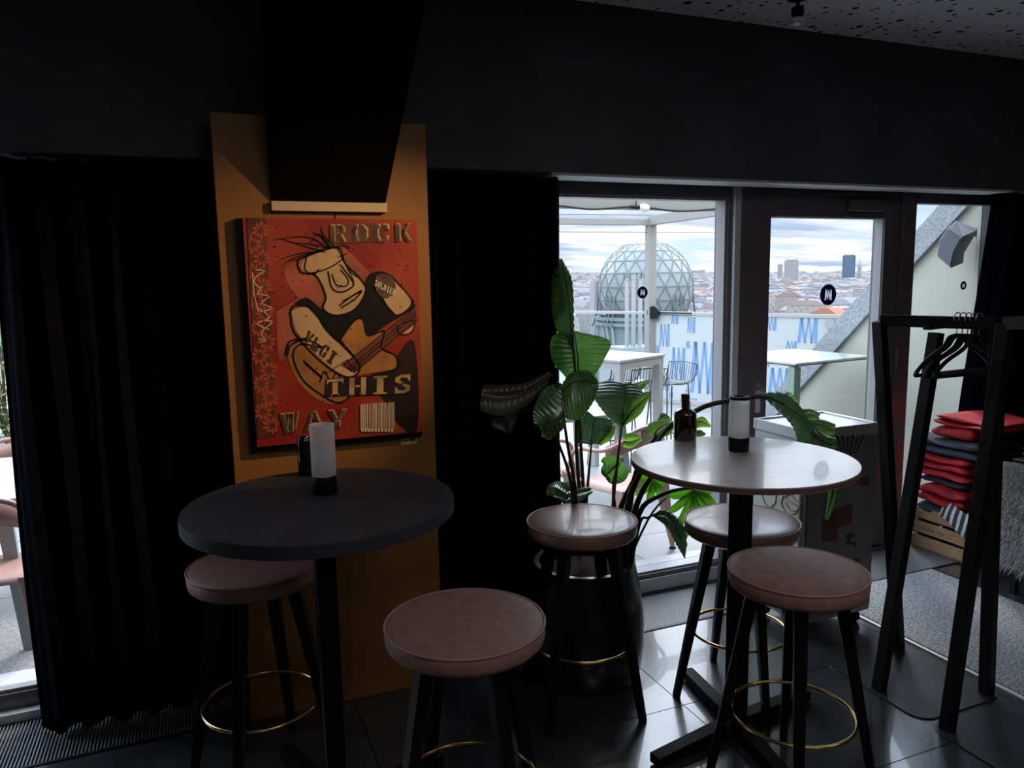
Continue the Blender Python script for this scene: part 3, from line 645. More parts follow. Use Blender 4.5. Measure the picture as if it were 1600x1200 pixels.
MB().beam(T3,aty(1700,500,1.55),.046,.034,side=Vector((0,0,1))).build('hanging_rail',M_blk,K2,bevel=.002)
e=aty(1700,500,1.55); leg(K2,(2.84,1.5),e)
# hangers
def hanger(yc,xc,zc,rot,label,first=None):
    if first: h=copy_tree(first)
    else:
        h=thing('coat_hanger','',"hanger",(0,0,0),'black hangers on the rack')
        hk=[(0,0,0)]; 
        pts=[(0,0,-.075),(0,0,-.03)]+[(.020*math.cos(a)-.0,0,.020*math.sin(a)-.005) for a in [math.radians(k) for k in (-20,20,60,100,140,180,210)]]
        lpart(MB().tube([(p[0]+(.018 if i>1 else 0)-(.018 if i>1 else 0),p[1],p[2]) for i,p in enumerate(pts)],.0022,6),'hook',mat('steel_hook',(.35,.36,.38),.3,metal=.8),h,smooth=60)
        arm=[(-.225,0,-.215),(-.215,0,-.196),(-.16,0,-.155),(-.075,0,-.115),(-.045,0,-.082),(-.02,0,-.074),(.02,0,-.074),(.045,0,-.082),(.075,0,-.115),(.16,0,-.155),(.215,0,-.196),(.225,0,-.215)]
        lpart(MB().tube(spline(arm,40),[.0075]*40,8),'shoulder_bar',M_blk,h,smooth=60)
        lpart(MB().tube([(-.225,0,-.213),(.225,0,-.213)],.007,8),'trouser_bar',M_blk,h,smooth=60)
    h.location=(xc,yc,zc); h.rotation_euler=(0,0,rot); h['label']=label; return h
h0=None
rd=(Vector((RB.x,1.94,RB.z))-RA2)
hl=['first black hanger at the far end of the rack rail','second black hanger from the far end of the rail','third black hanger, middle of the bunch on the rail','fourth black hanger from the far end of the rail','nearest black hanger on the rack rail, beside the leg']
for i in range(5):
    s=.69+.045*i; p_=RA2+rd*s
    o=hanger(p_.y,p_.x,p_.z+.024,math.radians((4,-2,3,-4,1)[i]),hl[i],h0)
    if h0 is None: h0=o

# ---------------------------------------------------------------- glass-topped cooler cabinet
fx0,fx1,fy0,fy1,ft=2.50,2.93,2.635,2.985,.995
t=thing('drinks_cooler','white cooler cabinet with light glass lid and red art prints in front of the door','cooler',(2.7,2.8,0))
MB().box((fx0,fy0,.07),(fx1,fy1,.945)).build('body',mat('pale_grey_enamel',(.24,.25,.25),.4),t,bevel=.008)
MB().box((fx0-.004,fy0-.004,.945),(fx1+.004,fy0+.016,ft)).box((fx0-.004,fy1-.016,.945),(fx1+.004,fy1+.004,ft)).box((fx0-.004,fy0+.016,.945),(fx0+.016,fy1-.016,ft)).box((fx1-.016,fy0+.016,.945),(fx1+.004,fy1-.016,ft)).build('lid_frame',mat('lid_aluminium',(.5,.51,.53),.3,metal=.5),t,bevel=.002)
MB().box((fx0+.016,fy0+.016,.93),(fx1-.016,fy1-.016,.988)).build('lid_top',mat('white_lid',(.85,.86,.87),.12,spec=1,coat=.5),t)
MB().box((fx0+.012,fy0-.010,.10),(fx1-.012,fy0,.935)).build('printed_panel',mat('dark_print_panel',(.15,.145,.14),.35),t,bevel=.002)
MB().box((fx0-.010,fy0+.02,.10),(fx0,fy1-.02,.935)).build('side_panel',mat('pale_green_panel',(.50,.55,.50),.4),t,bevel=.002)
for cxx in (fx0+.05,fx1-.05):
    for cyy in (fy0+.05,fy1-.05):
        MB().tube([(cxx-.013,cyy,.030),(cxx+.013,cyy,.030)],.029,16).box((cxx-.02,cyy-.014,.04),(cxx+.02,cyy+.014,.072)).build('caster',M_blk,t)
# prints on the front panel (x,z) and squiggles on the side
def fp(x,y): q=aty(x,y,fy0-.010); return (q.x,q.z)
c2=lambda x,y:(1170+x/2.926,600+y/2.926)
pr_r=mat('print_maroon',(.10,.035,.03),.5,noise=.3,nscale=40); pr_k=mat('print_black',(.03,.028,.028),.5)
mb=MB()
def addp(mb,pts,th=.0008):
    mb.prism([(fp(*c2(*p))[0],fy0-.0101,fp(*c2(*p))[1]) for p in pts],(0,-th,0))
addp(mb,[(335,620),(410,565),(475,542),(470,640),(410,655),(405,715),(335,722)]); addp(mb,[(508,430),(552,422),(550,462),(508,468)])
addp(mb,[(430,440),(505,440),(500,455),(430,460)])
mb.build('maroon_print',pr_r,t)
mb=MB(); addp(mb,[(440,690),(480,682),(482,700),(462,705),(462,722),(492,722),(492,745),(482,745),(480,735),(442,735),(442,715),(455,712)]); mb.build('black_print',pr_k,t); mb=MB()
for k in range(6): addp(mb,[(400+k*24,240-k%2*10),(408+k*24,236),(430+k*12,320),(424+k*12,320)])
mb.build('black_rays_print',pr_k,t)
for P_ in ([(480,800),(505,795),(508,812),(482,816)],[(360,775),(390,768),(388,790),(362,792)]):
    mb=MB(); addp(mb,P_); mb.build('black_print',pr_k,t)
def sp2(x,y): q=atx(x,y,fx0-.0105); return q
mb=MB()
for pts in (((60,505),(75,545),(95,562),(120,545),(125,505)),((160,510),(150,545),(175,590),(215,590),(225,560),(195,540),(165,520),(190,505),(215,530),(240,548)),((170,540),(190,575),(225,575),(240,560)),((185,1060),(205,1090),(190,1110),(215,1120),(235,1110)),((50,1040),(70,1060),(90,1050))):
    MB().tube(spline([sp2(*c2(*p)) for p in pts],24),.0035,6).build('squiggle_print',mat('print_terracotta',(.33,.16,.11),.5),t)

# ---------------------------------------------------------------- planter and big plant
PC=Vector((1.455,2.79,0))
t=thing('planter','large round black planter behind the pink stool by the window','planter',PC)
lpart(MB().lathe([(.001,.0),(.215,.0),(.245,.06),(.255,.16),(.25,.30),(.232,.42),(.216,.50),(.214,.506),(.192,.506),(.190,.45)],n=64,closed=True),'pot',mat('black_satin_pot',(.010,.010,.011),.35,coat=.3),t,smooth=40)
lpart(MB().lathe([(.191,.44),(.191,.458),(.12,.470),(.001,.474)],n=40,closed=True),'soil',M_soil,t,smooth=60)
PLT=thing('bird_of_paradise_plant','tall potted plant with large paddle leaves growing from the black planter','plant',(PC.x,PC.y,.46))
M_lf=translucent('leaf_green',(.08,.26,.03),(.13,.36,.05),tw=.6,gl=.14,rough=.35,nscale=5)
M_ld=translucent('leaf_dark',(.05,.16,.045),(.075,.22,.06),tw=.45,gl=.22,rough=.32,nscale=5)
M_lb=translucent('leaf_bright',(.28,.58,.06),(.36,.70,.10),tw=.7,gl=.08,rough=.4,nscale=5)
M_ldry=translucent('leaf_dry',(.05,.035,.018),(.03,.045,.02),tw=.25,gl=.12,rough=.45,nscale=9)
M_stem=mat('stem_green',(.045,.06,.025),.5,noise=.3,nscale=10); M_stemb=mat('stem_dark',(.02,.02,.014),.45)
def W3(p):   # (px,py,Y) to world
    return aty(p[0],p[1],p[2])
def leaf(mid,lft,rgt,mt,name='leaf',n=64,m=7,rip=.0022,lab=None,parent=None,droop=0,freq=34,split=None,thick=False):
    Mid=spline([W3(p) for p in mid],n); Lf=spline([W3(p) for p in lft],n); Rt=spline([W3(p) for p in rgt],n)
    rows=[]
    for i in range(n):
        row=[]
        for side,E_ in ((-1,Lf),(1,Rt)):
            seq=[]
            for j in range(1,m+1):
                u=j/m; p_=Mid[i].lerp(E_[i],u)
                nrm=(E_[i]-Mid[i]).cross(Mid[min(i+1,n-1)]-Mid[max(i-1,0)])
                if nrm.length>1e-9: nrm.normalize()
                wv=math.sin(i/n*max(freq,60)*1.3+u*2.5+(0 if side>0 else 1))*rip*min(1,u*1.6)+math.sin(u*math.pi)*.012*side*(1 if i>0 else 0)
                seq.append(p_+nrm*wv*min(1,(E_[i]-Mid[i]).length/.03))
            row+= (seq[::-1]+[Mid[i]]) if side<0 else seq
        rows.append(row)
    o=MB().grid(rows).build(name,mt,parent or PLT,smooth=75,fix=False)
    if lab: o['label']=lab
    if thick:
        s=o.modifiers.new('thick','SOLIDIFY'); s.thickness=.0009; s.offset=0
    # midrib as a sub-part
    rib=MB().tube([p for p in Mid],[lerp(.0042,.001,i/n) for i in range(n)],6).build('midrib',M_stem,None,smooth=60); rib.parent=o; rib.matrix_parent_inverse=pinv(o)
    return o
def stem(pts,r0,r1,mt=M_stem,name='petiole'):
    P_=spline([W3(p) for p in pts],18); return MB().tube(P_,[lerp(r0,r1,i/17) for i in range(18)],8).build(name,mt,PLT,smooth=60)
Y1=2.88; Y2=2.78
# crowns: clump A about (908,800), clump B about (985,810)
stem([(912,860,2.80),(912,790,Y1),(908,700,Y1),(896,545,Y1)],.010,.005)
stem([(908,860,2.78),(906,780,Y1),(900,680,Y1),(904,585,Y1+.02)],.010,.005)
stem([(904,860,2.78),(898,760,Y2),(886,690,Y2),(878,625,Y2-.03)],.010,.005,M_stemb)
stem([(916,860,2.82),(916,790,Y1),(920,740,Y1),(924,694,Y1-.02)],.009,.004)
stem([(900,860,2.78),(892,755,Y2),(872,690,Y2),(858,650,Y2-.05)],.009,.004,M_stemb)
stem([(958,860,2.76),(957,800,2.76),(965,720,2.76),(971,668,2.76)],.009,.004)
stem([(968,870,2.78),(962,800,2.80),(958,760,2.82),(966,720,2.84)],.008,.004)
stem([(974,880,2.76),(982,790,2.72),(1000,740,2.72),(1040,672,2.72),(1062,655,2.74)],.017,.006)
stem([(970,880,2.74),(966,810,2.76),(985,760,2.78),(1010,720,2.78)],.014,.008)
stem([(986,880,2.72),(992,800,2.70),(1014,750,2.70),(1040,720,2.72)],.015,.008)
stem([(976,880,2.76),(985,775,2.74),(1020,690,2.76),(1090,640,2.78),(1140,626,2.76),(1190,620,2.70),(1225,634,2.62)],.016,.009,M_stemb)
stem([(984,880,2.70),(1000,800,2.62),(1030,775,2.60),(1065,764,2.62),(1105,762,2.66)],.012,.006,M_stemb)
stem([(985,890,2.68),(1000,817,2.60),(1012,809,2.58),(1024,803,2.56)],.007,.004,M_stemb)
# L1 tall narrow folded leaf
leaf([(896,545,Y1),(893,500,Y1),(886,455,Y1),(877,404,Y1)],[(893,545,Y1+.03),(866,505,Y1+.06),(862,440,Y1+.06),(876,404,Y1)],[(897,544,Y1),(897,505,Y1-.04),(894,440,Y1-.04),(878,404,Y1)],M_ld,freq=70)
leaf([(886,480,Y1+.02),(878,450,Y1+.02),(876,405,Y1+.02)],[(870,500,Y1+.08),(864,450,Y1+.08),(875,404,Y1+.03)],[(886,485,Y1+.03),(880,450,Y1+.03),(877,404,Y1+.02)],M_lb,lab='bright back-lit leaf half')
# L2 broad leaf
leaf([(904,588,Y1),(903,560,Y1),(900,535,Y1+.01),(897,518,Y1+.02)],[(884,590,Y1+.02),(862,560,Y1+.05),(864,525,Y1+.05),(895,517,Y1+.02)],[(926,592,Y1-.03),(944,562,Y1-.06),(952,532,Y1-.04),(900,517,Y1+.02)],M_lf,freq=60,)
leaf([(893,560,Y1+.06),(885,540,Y1+.06),(880,515,Y1+.07)],[(868,575,Y1+.08),(864,545,Y1+.08),(872,512,Y1+.07)],[(905,548,Y1+.05),(900,525,Y1+.05),(888,512,Y1+.06)],M_lb)
# L3 big dark leaf
leaf([(879,603,Y2-.04),(884,640,Y2-.08),(860,660,Y2-.08),(838,664,Y2-.04)],[(876,598,Y2-.04),(850,607,Y2-.06),(834,640,Y2-.03),(834,664,Y2-.04)],[(882,600,Y2-.04),(882,655,Y2-.1),(862,686,Y2-.06),(848,683,Y2-.04)],M_ld,freq=40)
leaf([(878,612,Y2-.05),(895,598,Y2-.08),(915,596,Y2-.06),(934,600,Y2-.02)],[(880,600,Y2-.04),(893,583,Y2-.03),(922,580,Y2-.02),(935,598,Y2-.02)],[(885,655,Y2-.1),(905,655,Y2-.12),(926,630,Y2-.08),(935,603,Y2-.02)],M_lf,freq=50,lab='mid green leaf half')
# L4 dark withered leaf against the curtain
leaf([(862,585,Y2-.06),(825,610,Y2-.1),(785,618,Y2-.12),(752,615,Y2-.1)],[(858,580,Y2-.05),(820,598,Y2-.08),(785,601,Y2-.1),(757,600,Y2-.1)],[(858,600,Y2-.08),(820,636,Y2-.14),(785,650,Y2-.15),(751,642,Y2-.12)],M_ldry,freq=60,lab='withered dark leaf hanging against the curtain')
leaf([(800,640,Y2-.13),(792,655,Y2-.14),(795,676,Y2-.12)],[(785,645,Y2-.12),(768,662,Y2-.1),(790,676,Y2-.12)],[(812,640,Y2-.14),(806,660,Y2-.14),(798,677,Y2-.12)],M_ldry)
leaf([(862,655,Y2-.05),(868,668,Y2-.07),(860,683,Y2-.05)],[(852,660,Y2-.05),(846,680,Y2-.03),(856,685,Y2-.05)],[(882,650,Y2-.05),(882,668,Y2-.07),(868,680,Y2-.05)],M_ld)
# L5 V shaped leaf
leaf([(971,668,2.76),(973,645,2.75),(976,622,2.77),(975,600,2.82)],[(968,667,2.76),(944,645,2.72),(928,618,2.74),(940,598,2.84)],[(974,667,2.76),(985,645,2.74),(1005,620,2.72),(1000,604,2.80)],M_ld,freq=60)
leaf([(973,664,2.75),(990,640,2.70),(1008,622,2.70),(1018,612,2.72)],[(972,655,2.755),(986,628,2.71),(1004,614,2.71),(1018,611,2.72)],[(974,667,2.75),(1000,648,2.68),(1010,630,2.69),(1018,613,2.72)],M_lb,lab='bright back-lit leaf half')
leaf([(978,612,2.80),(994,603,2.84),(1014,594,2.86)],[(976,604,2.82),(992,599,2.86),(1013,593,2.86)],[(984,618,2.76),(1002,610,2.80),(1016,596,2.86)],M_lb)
# L6 pale leaf behind
leaf([(923,695,2.86),(925,672,2.88),(930,652,2.90)],[(902,692,2.88),(900,665,2.92),(912,640,2.94)],[(935,694,2.84),(955,672,2.84),(956,656,2.88)],M_ld,freq=50)
leaf([(935,694,2.85),(948,678,2.85),(960,664,2.88)],[(930,692,2.87),(944,668,2.87),(958,656,2.88)],[(938,697,2.84),(956,686,2.83),(962,667,2.87)],M_lb)
# L7 small low leaf just above the pink stool
stem([(905,860,2.95),(908,815,2.89),(900,792,2.87)],.006,.003)
leaf([(905,782,2.87),(885,772,2.84),(868,762,2.83),(856,762,2.83)],[(905,776,2.89),(886,756,2.90),(870,752,2.89),(857,758,2.85)],[(902,786,2.85),(884,782,2.81),(866,776,2.80),(855,776,2.83)],M_ld,freq=50)
leaf([(876,783,2.85),(900,773,2.83),(924,766,2.85)],[(878,776,2.87),(902,764,2.87),(922,762,2.87)],[(880,788,2.83),(902,786,2.80),(926,770,2.84)],M_ld)
leaf([(878,764,2.91),(890,758,2.92),(902,762,2.91)],[(874,756,2.93),(890,752,2.94),(904,760,2.91)],[(880,766,2.90),(892,764,2.90),(903,764,2.90)],M_lb)
# L8 leaves between
leaf([(966,722,2.84),(955,735,2.86),(945,742,2.86),(940,730,2.88)],[(975,716,2.84),(960,712,2.88),(944,714,2.88),(938,722,2.88)],[(985,735,2.82),(975,752,2.82),(955,756,2.84),(942,742,2.86)],M_lf)
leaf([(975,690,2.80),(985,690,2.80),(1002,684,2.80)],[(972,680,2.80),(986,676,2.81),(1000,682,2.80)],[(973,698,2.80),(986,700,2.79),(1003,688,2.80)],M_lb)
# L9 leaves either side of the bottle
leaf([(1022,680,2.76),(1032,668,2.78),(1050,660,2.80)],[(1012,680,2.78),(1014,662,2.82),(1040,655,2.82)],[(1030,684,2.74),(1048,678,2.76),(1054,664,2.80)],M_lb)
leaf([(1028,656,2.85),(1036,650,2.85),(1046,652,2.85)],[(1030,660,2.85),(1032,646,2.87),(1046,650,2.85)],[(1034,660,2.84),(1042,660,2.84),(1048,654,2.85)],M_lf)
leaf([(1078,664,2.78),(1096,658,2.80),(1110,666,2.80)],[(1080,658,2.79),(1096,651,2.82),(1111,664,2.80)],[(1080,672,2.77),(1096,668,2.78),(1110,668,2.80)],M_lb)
leaf([(1080,680,2.78),(1090,676,2.79),(1102,678,2.80)],[(1080,674,2.78),(1092,671,2.80),(1103,677,2.80)],[(1080,688,2.77),(1092,684,2.78),(1102,680,2.79)],M_lf)
# L10 long leaf arching over the cooler
leaf([(1188,617,2.72),(1225,634,2.62),(1255,655,2.55),(1272,690,2.52),(1270,708,2.52)],[(1188,615,2.72),(1226,612,2.68),(1246,632,2.62),(1262,660,2.58),(1272,700,2.54)],[(1190,619,2.72),(1222,648,2.58),(1240,670,2.53),(1248,695,2.50),(1262,708,2.50)],M_ld,freq=40)
leaf([(1210,622,2.68),(1228,620,2.70),(1245,634,2.68)],[(1205,614,2.70),(1232,613,2.73),(1246,630,2.69)],[(1222,630,2.66),(1238,632,2.66),(1248,640,2.66)],M_lb)
leaf([(1248,645,2.60),(1262,644,2.64),(1279,652,2.62)],[(1247,640,2.62),(1264,640,2.66),(1280,646,2.64)],[(1256,655,2.58),(1268,656,2.60),(1279,658,2.61)],M_lf)
leaf([(1262,662,2.56),(1282,664,2.58),(1303,672,2.56)],[(1258,656,2.58),(1284,656,2.62),(1303,662,2.58)],[(1270,676,2.53),(1286,682,2.54),(1303,680,2.55)],M_lf)
leaf([(1268,672,2.54),(1286,690,2.50),(1304,694,2.50)],[(1272,668,2.55),(1290,680,2.53),(1304,684,2.52)],[(1264,690,2.52),(1280,702,2.48),(1302,704,2.49)],M_ld)
# L11 rolled tip below table edge
leaf([(1304,758,2.50),(1300,780,2.50),(1291,812,2.50)],[(1296,758,2.51),(1293,782,2.51),(1289,812,2.50)],[(1312,758,2.49),(1308,784,2.49),(1294,813,2.50)],M_lf)
stem([(1272,700,2.52),(1292,730,2.50),(1303,765,2.50)],.005,.004,M_stem)
# L12 dark drooping leaf before the threshold
leaf([(1020,806,2.56),(1040,806,2.53),(1062,836,2.50),(1070,872,2.50)],[(1019,805,2.56),(1042,799,2.57),(1068,822,2.53),(1071,872,2.50)],[(1022,808,2.56),(1042,824,2.50),(1056,850,2.47),(1069,872,2.50)],M_ld,freq=30)
# monstera leaf with fingers
MON=thing('monstera_plant','low monstera with split bright green leaves behind the greige table','plant',(PC.x+.12,PC.y,.46))
def finger_leaf(c0,tips,Y,mt,wid=10):
    mb=MB()
    base=W3((c0[0],c0[1],Y))
    for (tx,ty,dy,w_) in tips:
        T=W3((tx,ty,Y+dy)); n=9
        d=(T-base); sd=d.cross(Vector((0,1,0))).normalized()
        rows=[]
        for i in range(n+1):
            t_=i/n; ww=w_*(.45+1.1*math.sin(min(1,t_*1.25)*math.pi*.72))*(1 if t_<.8 else max(.05,(1-t_)/.2))
            p_=base+d*t_+Vector((0,-.02*math.sin(t_*math.pi),-.01*t_*t_))
            rows.append([p_-sd*ww,p_+Vector((0,-.004,0)),p_+sd*ww])
        mb.grid(rows)
    o=mb.build('split_leaf',mt,MON,smooth=70,fix=False); s=o.modifiers.new('thick','SOLIDIFY'); s.thickness=.0009
    return o
finger_leaf((1082,765),[(1042,772,.0,.014),(1040,800,-.01,.013),(1052,830,-.02,.014),(1070,842,-.02,.012),(1090,838,-.02,.013),(1106,815,-.01,.014),(1120,790,.0,.014),(1112,765,.02,.014)],2.74,M_lb)
finger_leaf((1020,750),[(990,740,.0,.014),(992,770,-.01,.013),(1010,780,-.02,.013),(1030,772,-.02,.012),(1040,752,0,.013)],2.90,M_lb)
for pts in ([(980,880,2.78),(1020,800,2.80),(1060,765,2.78),(1082,764,2.74)],[(975,880,2.80),(990,800,2.88),(1005,765,2.90),(1020,750,2.90)]):
    P_=spline([W3(p) for p in pts],16); MB().tube(P_,[lerp(.006,.003,i/15) for i in range(16)],6).build('petiole',M_stem,MON,smooth=60)

# ---------------------------------------------------------------- crate and folded clothes
CRX=4.02
cr_=thing('wooden_crate','slatted pine crate on the floor under the folded clothes','crate',(4.2,3.15,0))
for z0,z1 in ((.015,.085),(.105,.175),(.195,.262)):
    MB().box((CRX,2.945,z0),(CRX+.012,3.335,z1)).build('slat',M_pine,cr_,bevel=.002)
    MB().box((CRX+.40,2.945,z0),(CRX+.412,3.335,z1)).build('slat',M_pine,cr_,bevel=.002)
    MB().box((CRX+.012,2.945,z0),(CRX+.40,2.957,z1)).build('slat',M_pine,cr_,bevel=.002)
    MB().box((CRX+.012,3.323,z0),(CRX+.40,3.335,z1)).build('slat',M_pine,cr_,bevel=.002)
for cx_,cy_ in ((CRX+.012,2.957),(CRX+.37,2.957),(CRX+.012,3.293),(CRX+.37,3.293)):
    MB().box((cx_,cy_,.012),(cx_+.03,cy_+.03,.262)).build('corner_post',M_pine,cr_)
MB().box((CRX+.01,2.95,.003),(CRX+.40,3.33,.012)).build('bottom_board',M_pine,cr_)
q=text_mesh('GRAND VIN 1 2',.030,'stencil',mat('faded_print',(.16,.09,.06),.8)); q.parent=cr_; q.matrix_parent_inverse=pinv(cr_)
q.rotation_euler=(math.radians(90),0,math.radians(-90)); q.location=(CRX-.0006,3.27,.128)
def folded(x0,x1,y0,y1,z0,z1,mt,label,layers=2,amp=.006,seed=0,name='folded_garment',cat='clothes',group='folded clothes on the crate'):
    rg=random.Random(seed); mb=MB(); h=(z1-z0)/layers
    for L_ in range(layers):
        za=z0+L_*h; n=22; mseg=8
        rows=[]; dx=rg.uniform(-.012,.012); dy=rg.uniform(-.008,.008)
        # cross-section rounded in x-z, swept along y
        sec=[]
        for k in range(20):
            a=2*math.pi*k/20; cx_=math.copysign(abs(math.cos(a))**.35,math.cos(a)); cz_=math.copysign(abs(math.sin(a))**.8,math.sin(a))
            sec.append((cx_,cz_))
        for i in range(n+1):
            s=i/n; e=min(1,min(s,1-s)*9); e=e**.5
            yy=lerp(y0,y1,s)+dy; r=[]
            for k,(cx_,cz_) in enumerate(sec):
                wx=(x1-x0)/2*(.93+.07*e)+amp*math.sin(s*9+k*.5+seed*2+L_); wz=h/2*.97*(.35+.65*e)
                r.append(((x0+x1)/2+dx+wx*cx_,yy,za+h/2+wz*cz_+(amp*.7*math.sin(s*7+seed+L_*2)*(1 if cz_>0 else .2))))
            r.append(r[0]); rows.append(r)
        b0=len(mb.v); mb.grid(rows); mb.f.append(list(range(b0,b0+20))); e0=b0+n*21; mb.f.append(list(range(e0,e0+20))[::-1])
    o=mb.build(name,mt,smooth=60); return tag(o,label,cat,group)
def zc(px_,py_,X=4.02): return atx(px_,py_,X).z
folded(4.03,4.42,2.97,3.31,.225,.300,M_navyc,'navy garment lowest in the folded pile on the crate',1,seed=1)
folded(3.99,4.40,2.98,3.30,.302,.425,M_red,'rumpled red garment above the crate edge in the folded pile',2,.014,seed=2)
folded(4.02,4.40,2.99,3.29,.428,.475,M_navyc,'thin navy garment between two red ones in the folded pile',1,seed=3)
folded(3.98,4.40,2.96,3.33,.478,.615,M_red,'thick red garment, third from the top of the folded pile',3,.008,seed=4)
folded(3.97,4.40,2.90,3.32,.618,.715,M_navyc,'dark grey folded garment below the two top red ones',2,.010,seed=5)
folded(4.00,4.40,2.96,3.22,.718,.785,M_red,'second red garment from the top of the folded pile',1,.010,seed=6)
folded(4.03,4.42,2.83,3.24,.788,.850,M_red,'topmost red garment of the folded pile by the curtain',2,.012,seed=7)
# striped navy-white sweater draped at the crate front edge
def drape(pts_rows,mt,label,cat,name):
    o=MB().grid(pts_rows).build(name,mt,smooth=70); s=o.modifiers.new('thick','SOLIDIFY'); s.thickness=.012; return tag(o,label,cat)
mS=bpy.data.materials.new('striped_knit'); mS.use_nodes=True; n=mS.node_tree.nodes; l=mS.node_tree.links
tcx=n.new('ShaderNodeTexCoord'); wv=n.new('ShaderNodeTexWave'); wv.inputs['Scale'].default_value=7; wv.inputs['Distortion'].default_value=2.5; wv.bands_direction='Y'; l.new(tcx.outputs['Object'],wv.inputs[0])
rp=n.new('ShaderNodeValToRGB'); rp.color_ramp.interpolation='CONSTANT'; rp.color_ramp.elements[0].color=(.03,.035,.05,1); rp.color_ramp.elements[1].position=.62; rp.color_ramp.elements[1].color=(.55,.55,.54,1); l.new(wv.outputs[0],rp.inputs[0]); l.new(rp.outputs[0],n['Principled BSDF'].inputs['Base Color']); n['Principled BSDF'].inputs['Roughness'].default_value=.9
rows=[]
for i in range(16):
    s=i/15; r=[]
    for j in range(14):
        u=j/13; y=lerp(3.12,2.62,u); x=3.985-.05*math.sin(u*3)+ (4.35-3.985)*s
        z=.32 if s>.12 else .32-.12*(1-s/.12)*(.5+.5*math.sin(u*math.pi))
        r.append((x,y,z-(.06*max(0,u-.45)/.55)+.014*math.sin(u*11+s*6)+.01*math.sin(s*17)))
    rows.append(r)
drape(rows,mS,'navy sweater with white stripes slumped over the front edge of the crate','clothes','striped_sweater')
# dark stack on a low black table at right edge, fur throw below
TZ=.725
tb=thing('low_black_table','low black display table at the right edge under the stack of dark shirts','table',(4.05,2.4,0))
MB().box((3.86,2.02,TZ-.03),(4.5,2.62,TZ)).build('tabletop',M_blk,tb,bevel=.003)
for a_,b_ in ((3.88,2.04),(4.45,2.04),(3.88,2.57),(4.45,2.57)): MB().box((a_,b_,.002),(a_+.03,b_+.03,TZ-.03)).build('leg',M_blk,tb)
for k in range(7):
    folded(3.88+.01*(k%2),4.3,2.12,2.60-.008*(k%3),TZ+.002+k*.036,TZ+.036+k*.036,M_blkc,['lowest','second lowest','third from the bottom','middle','third from the top','second from the top','topmost'][k]+' dark folded shirt of the stack at the right edge',1,.006,seed=20+k,name='folded_shirt',group='dark shirts stacked at the right edge')
# fur throw
rg=random.Random(4); rows=[]
for i in range(16):
    s=i/15; r=[]
    for j in range(12):
        u=j/11; r.append((3.83-.05*math.sin(u*2.5)-.03*math.sin(s*4),lerp(2.66,2.05,u),lerp(.70,.16,s)+.02*math.sin(u*8)))
    rows.append(r)
fur=tag(MB().grid(rows).build('fur_throw',M_fur,smooth=70),'shaggy grey fur throw hanging below the dark shirts','throw')
fur.modifiers.new('thick','SOLIDIFY').thickness=.02
mb=MB()
for k in range(4200):
    i=rg.random()*15; j=rg.random()*11; i0=int(i); j0=int(j); p_=Vector(rows[i0][j0]).lerp(Vector(rows[min(15,i0+1)][j0]),i-i0).lerp(Vector(rows[i0][min(11,j0+1)]),(j-j0)*.9)
    d=Vector((-rg.uniform(.015,.05),rg.uniform(-.03,.03),-rg.uniform(.03,.08))); s_=Vector((0,.0025,.0012)); b=len(mb.v)
    mb.v+=[tuple(p_-s_),tuple(p_+s_),tuple(p_+d*.6+s_*.6),tuple(p_+d)]; mb.f.append([b,b+1,b+2,b+3])
o=mb.build('fur_strand',M_furs,fur,fix=False); o['kind']='stuff'

# ================================================================ OUTSIDE
tf=struct(MB().box((-9,YW+.2,-.45),(14,10.6,-.03)).build('terrace_floor',M_grout))
# paving slabs
slab={}
ix=0
for yy in [YW+.2+.6*k for k in range(12)]:
    for xx in [-3.6+.6*k+(.0) for k in range(22)]:
        if xx>8.5: continue
        key=0
        if key not in slab:
            o=MB().box((0,0,-.03),(.595,.595,0)).build('paving_slab',M_terr,bevel=.002); slab[key]=o.data
        else: o=bpy.data.objects.new('paving_slab',slab[key]); COL.objects.link(o)
        o.location=(xx,yy,0); o.parent=tf
g2=thing('drain_grate','galvanised drain grate outside along the window threshold','grate',(1,YW+.25,0))
MB().box((-2.5,YW+.21,.001),(4.9,YW+.22,.012)).box((-2.5,YW+.33,.001),(4.9,YW+.34,.012)).build('grate_frame',M_frame2,g2)
mb=MB(); x=-2.5
while x<4.9: mb.box((x,YW+.22,.001),(x+.008,YW+.33,.010)); x+=.03
o=mb.build('slat',M_frame2,g2); o['kind']='stuff'
# sloping cream side wall with zinc coping
WX=5.0
P_=[(2.2,4.0),(5.64,.37),(6.02,0)]
def wy(z): return lerp(5.64,2.2,(z-.37)/(3.63))
tw=struct(MB().prism([(WX,YW+.17,0),(WX,6.0,0),(WX,5.64,.37),(WX,4.272,1.694),(WX,3.818,2.125),(WX,YW+.17,2.52)],(.30,0,0)).build('wall_terrace',M_cream))
cp=MB()
lo_=[(6.0,0.02),(5.64,.37),(4.272,1.694),(3.818,2.125),(3.3,2.62)]
for (a,b) in zip(lo_[:-1],lo_[1:]):
    d=Vector((0,b[0]-a[0],b[1]-a[1])).normalized(); nn=Vector((0,-d.z,d.y)); 
    if nn.z<0: nn=-nn
    A_=Vector((WX-.04,a[0],a[1])); B_=Vector((WX-.04,b[0],b[1])); 
    cp.prism([A_,B_,B_+nn*.17,A_+nn*.17],(.40,0,0))
cp.build('coping',M_zinc,tw)
# strip between window_2 and the terrace wall (outer facade)
struct(MB().box((4.78,YW+.165,0),(14,YW+.19,4)).box((-9,YW+.165,ZH+.02),(4.79,YW+.19,4)).build('wall_facade',M_cream))
struct(MB().box((XL-.2,YB-.2,ZC+.2),(XR+.2,YW+.16,ZC+.3)).build('roof',M_blk))
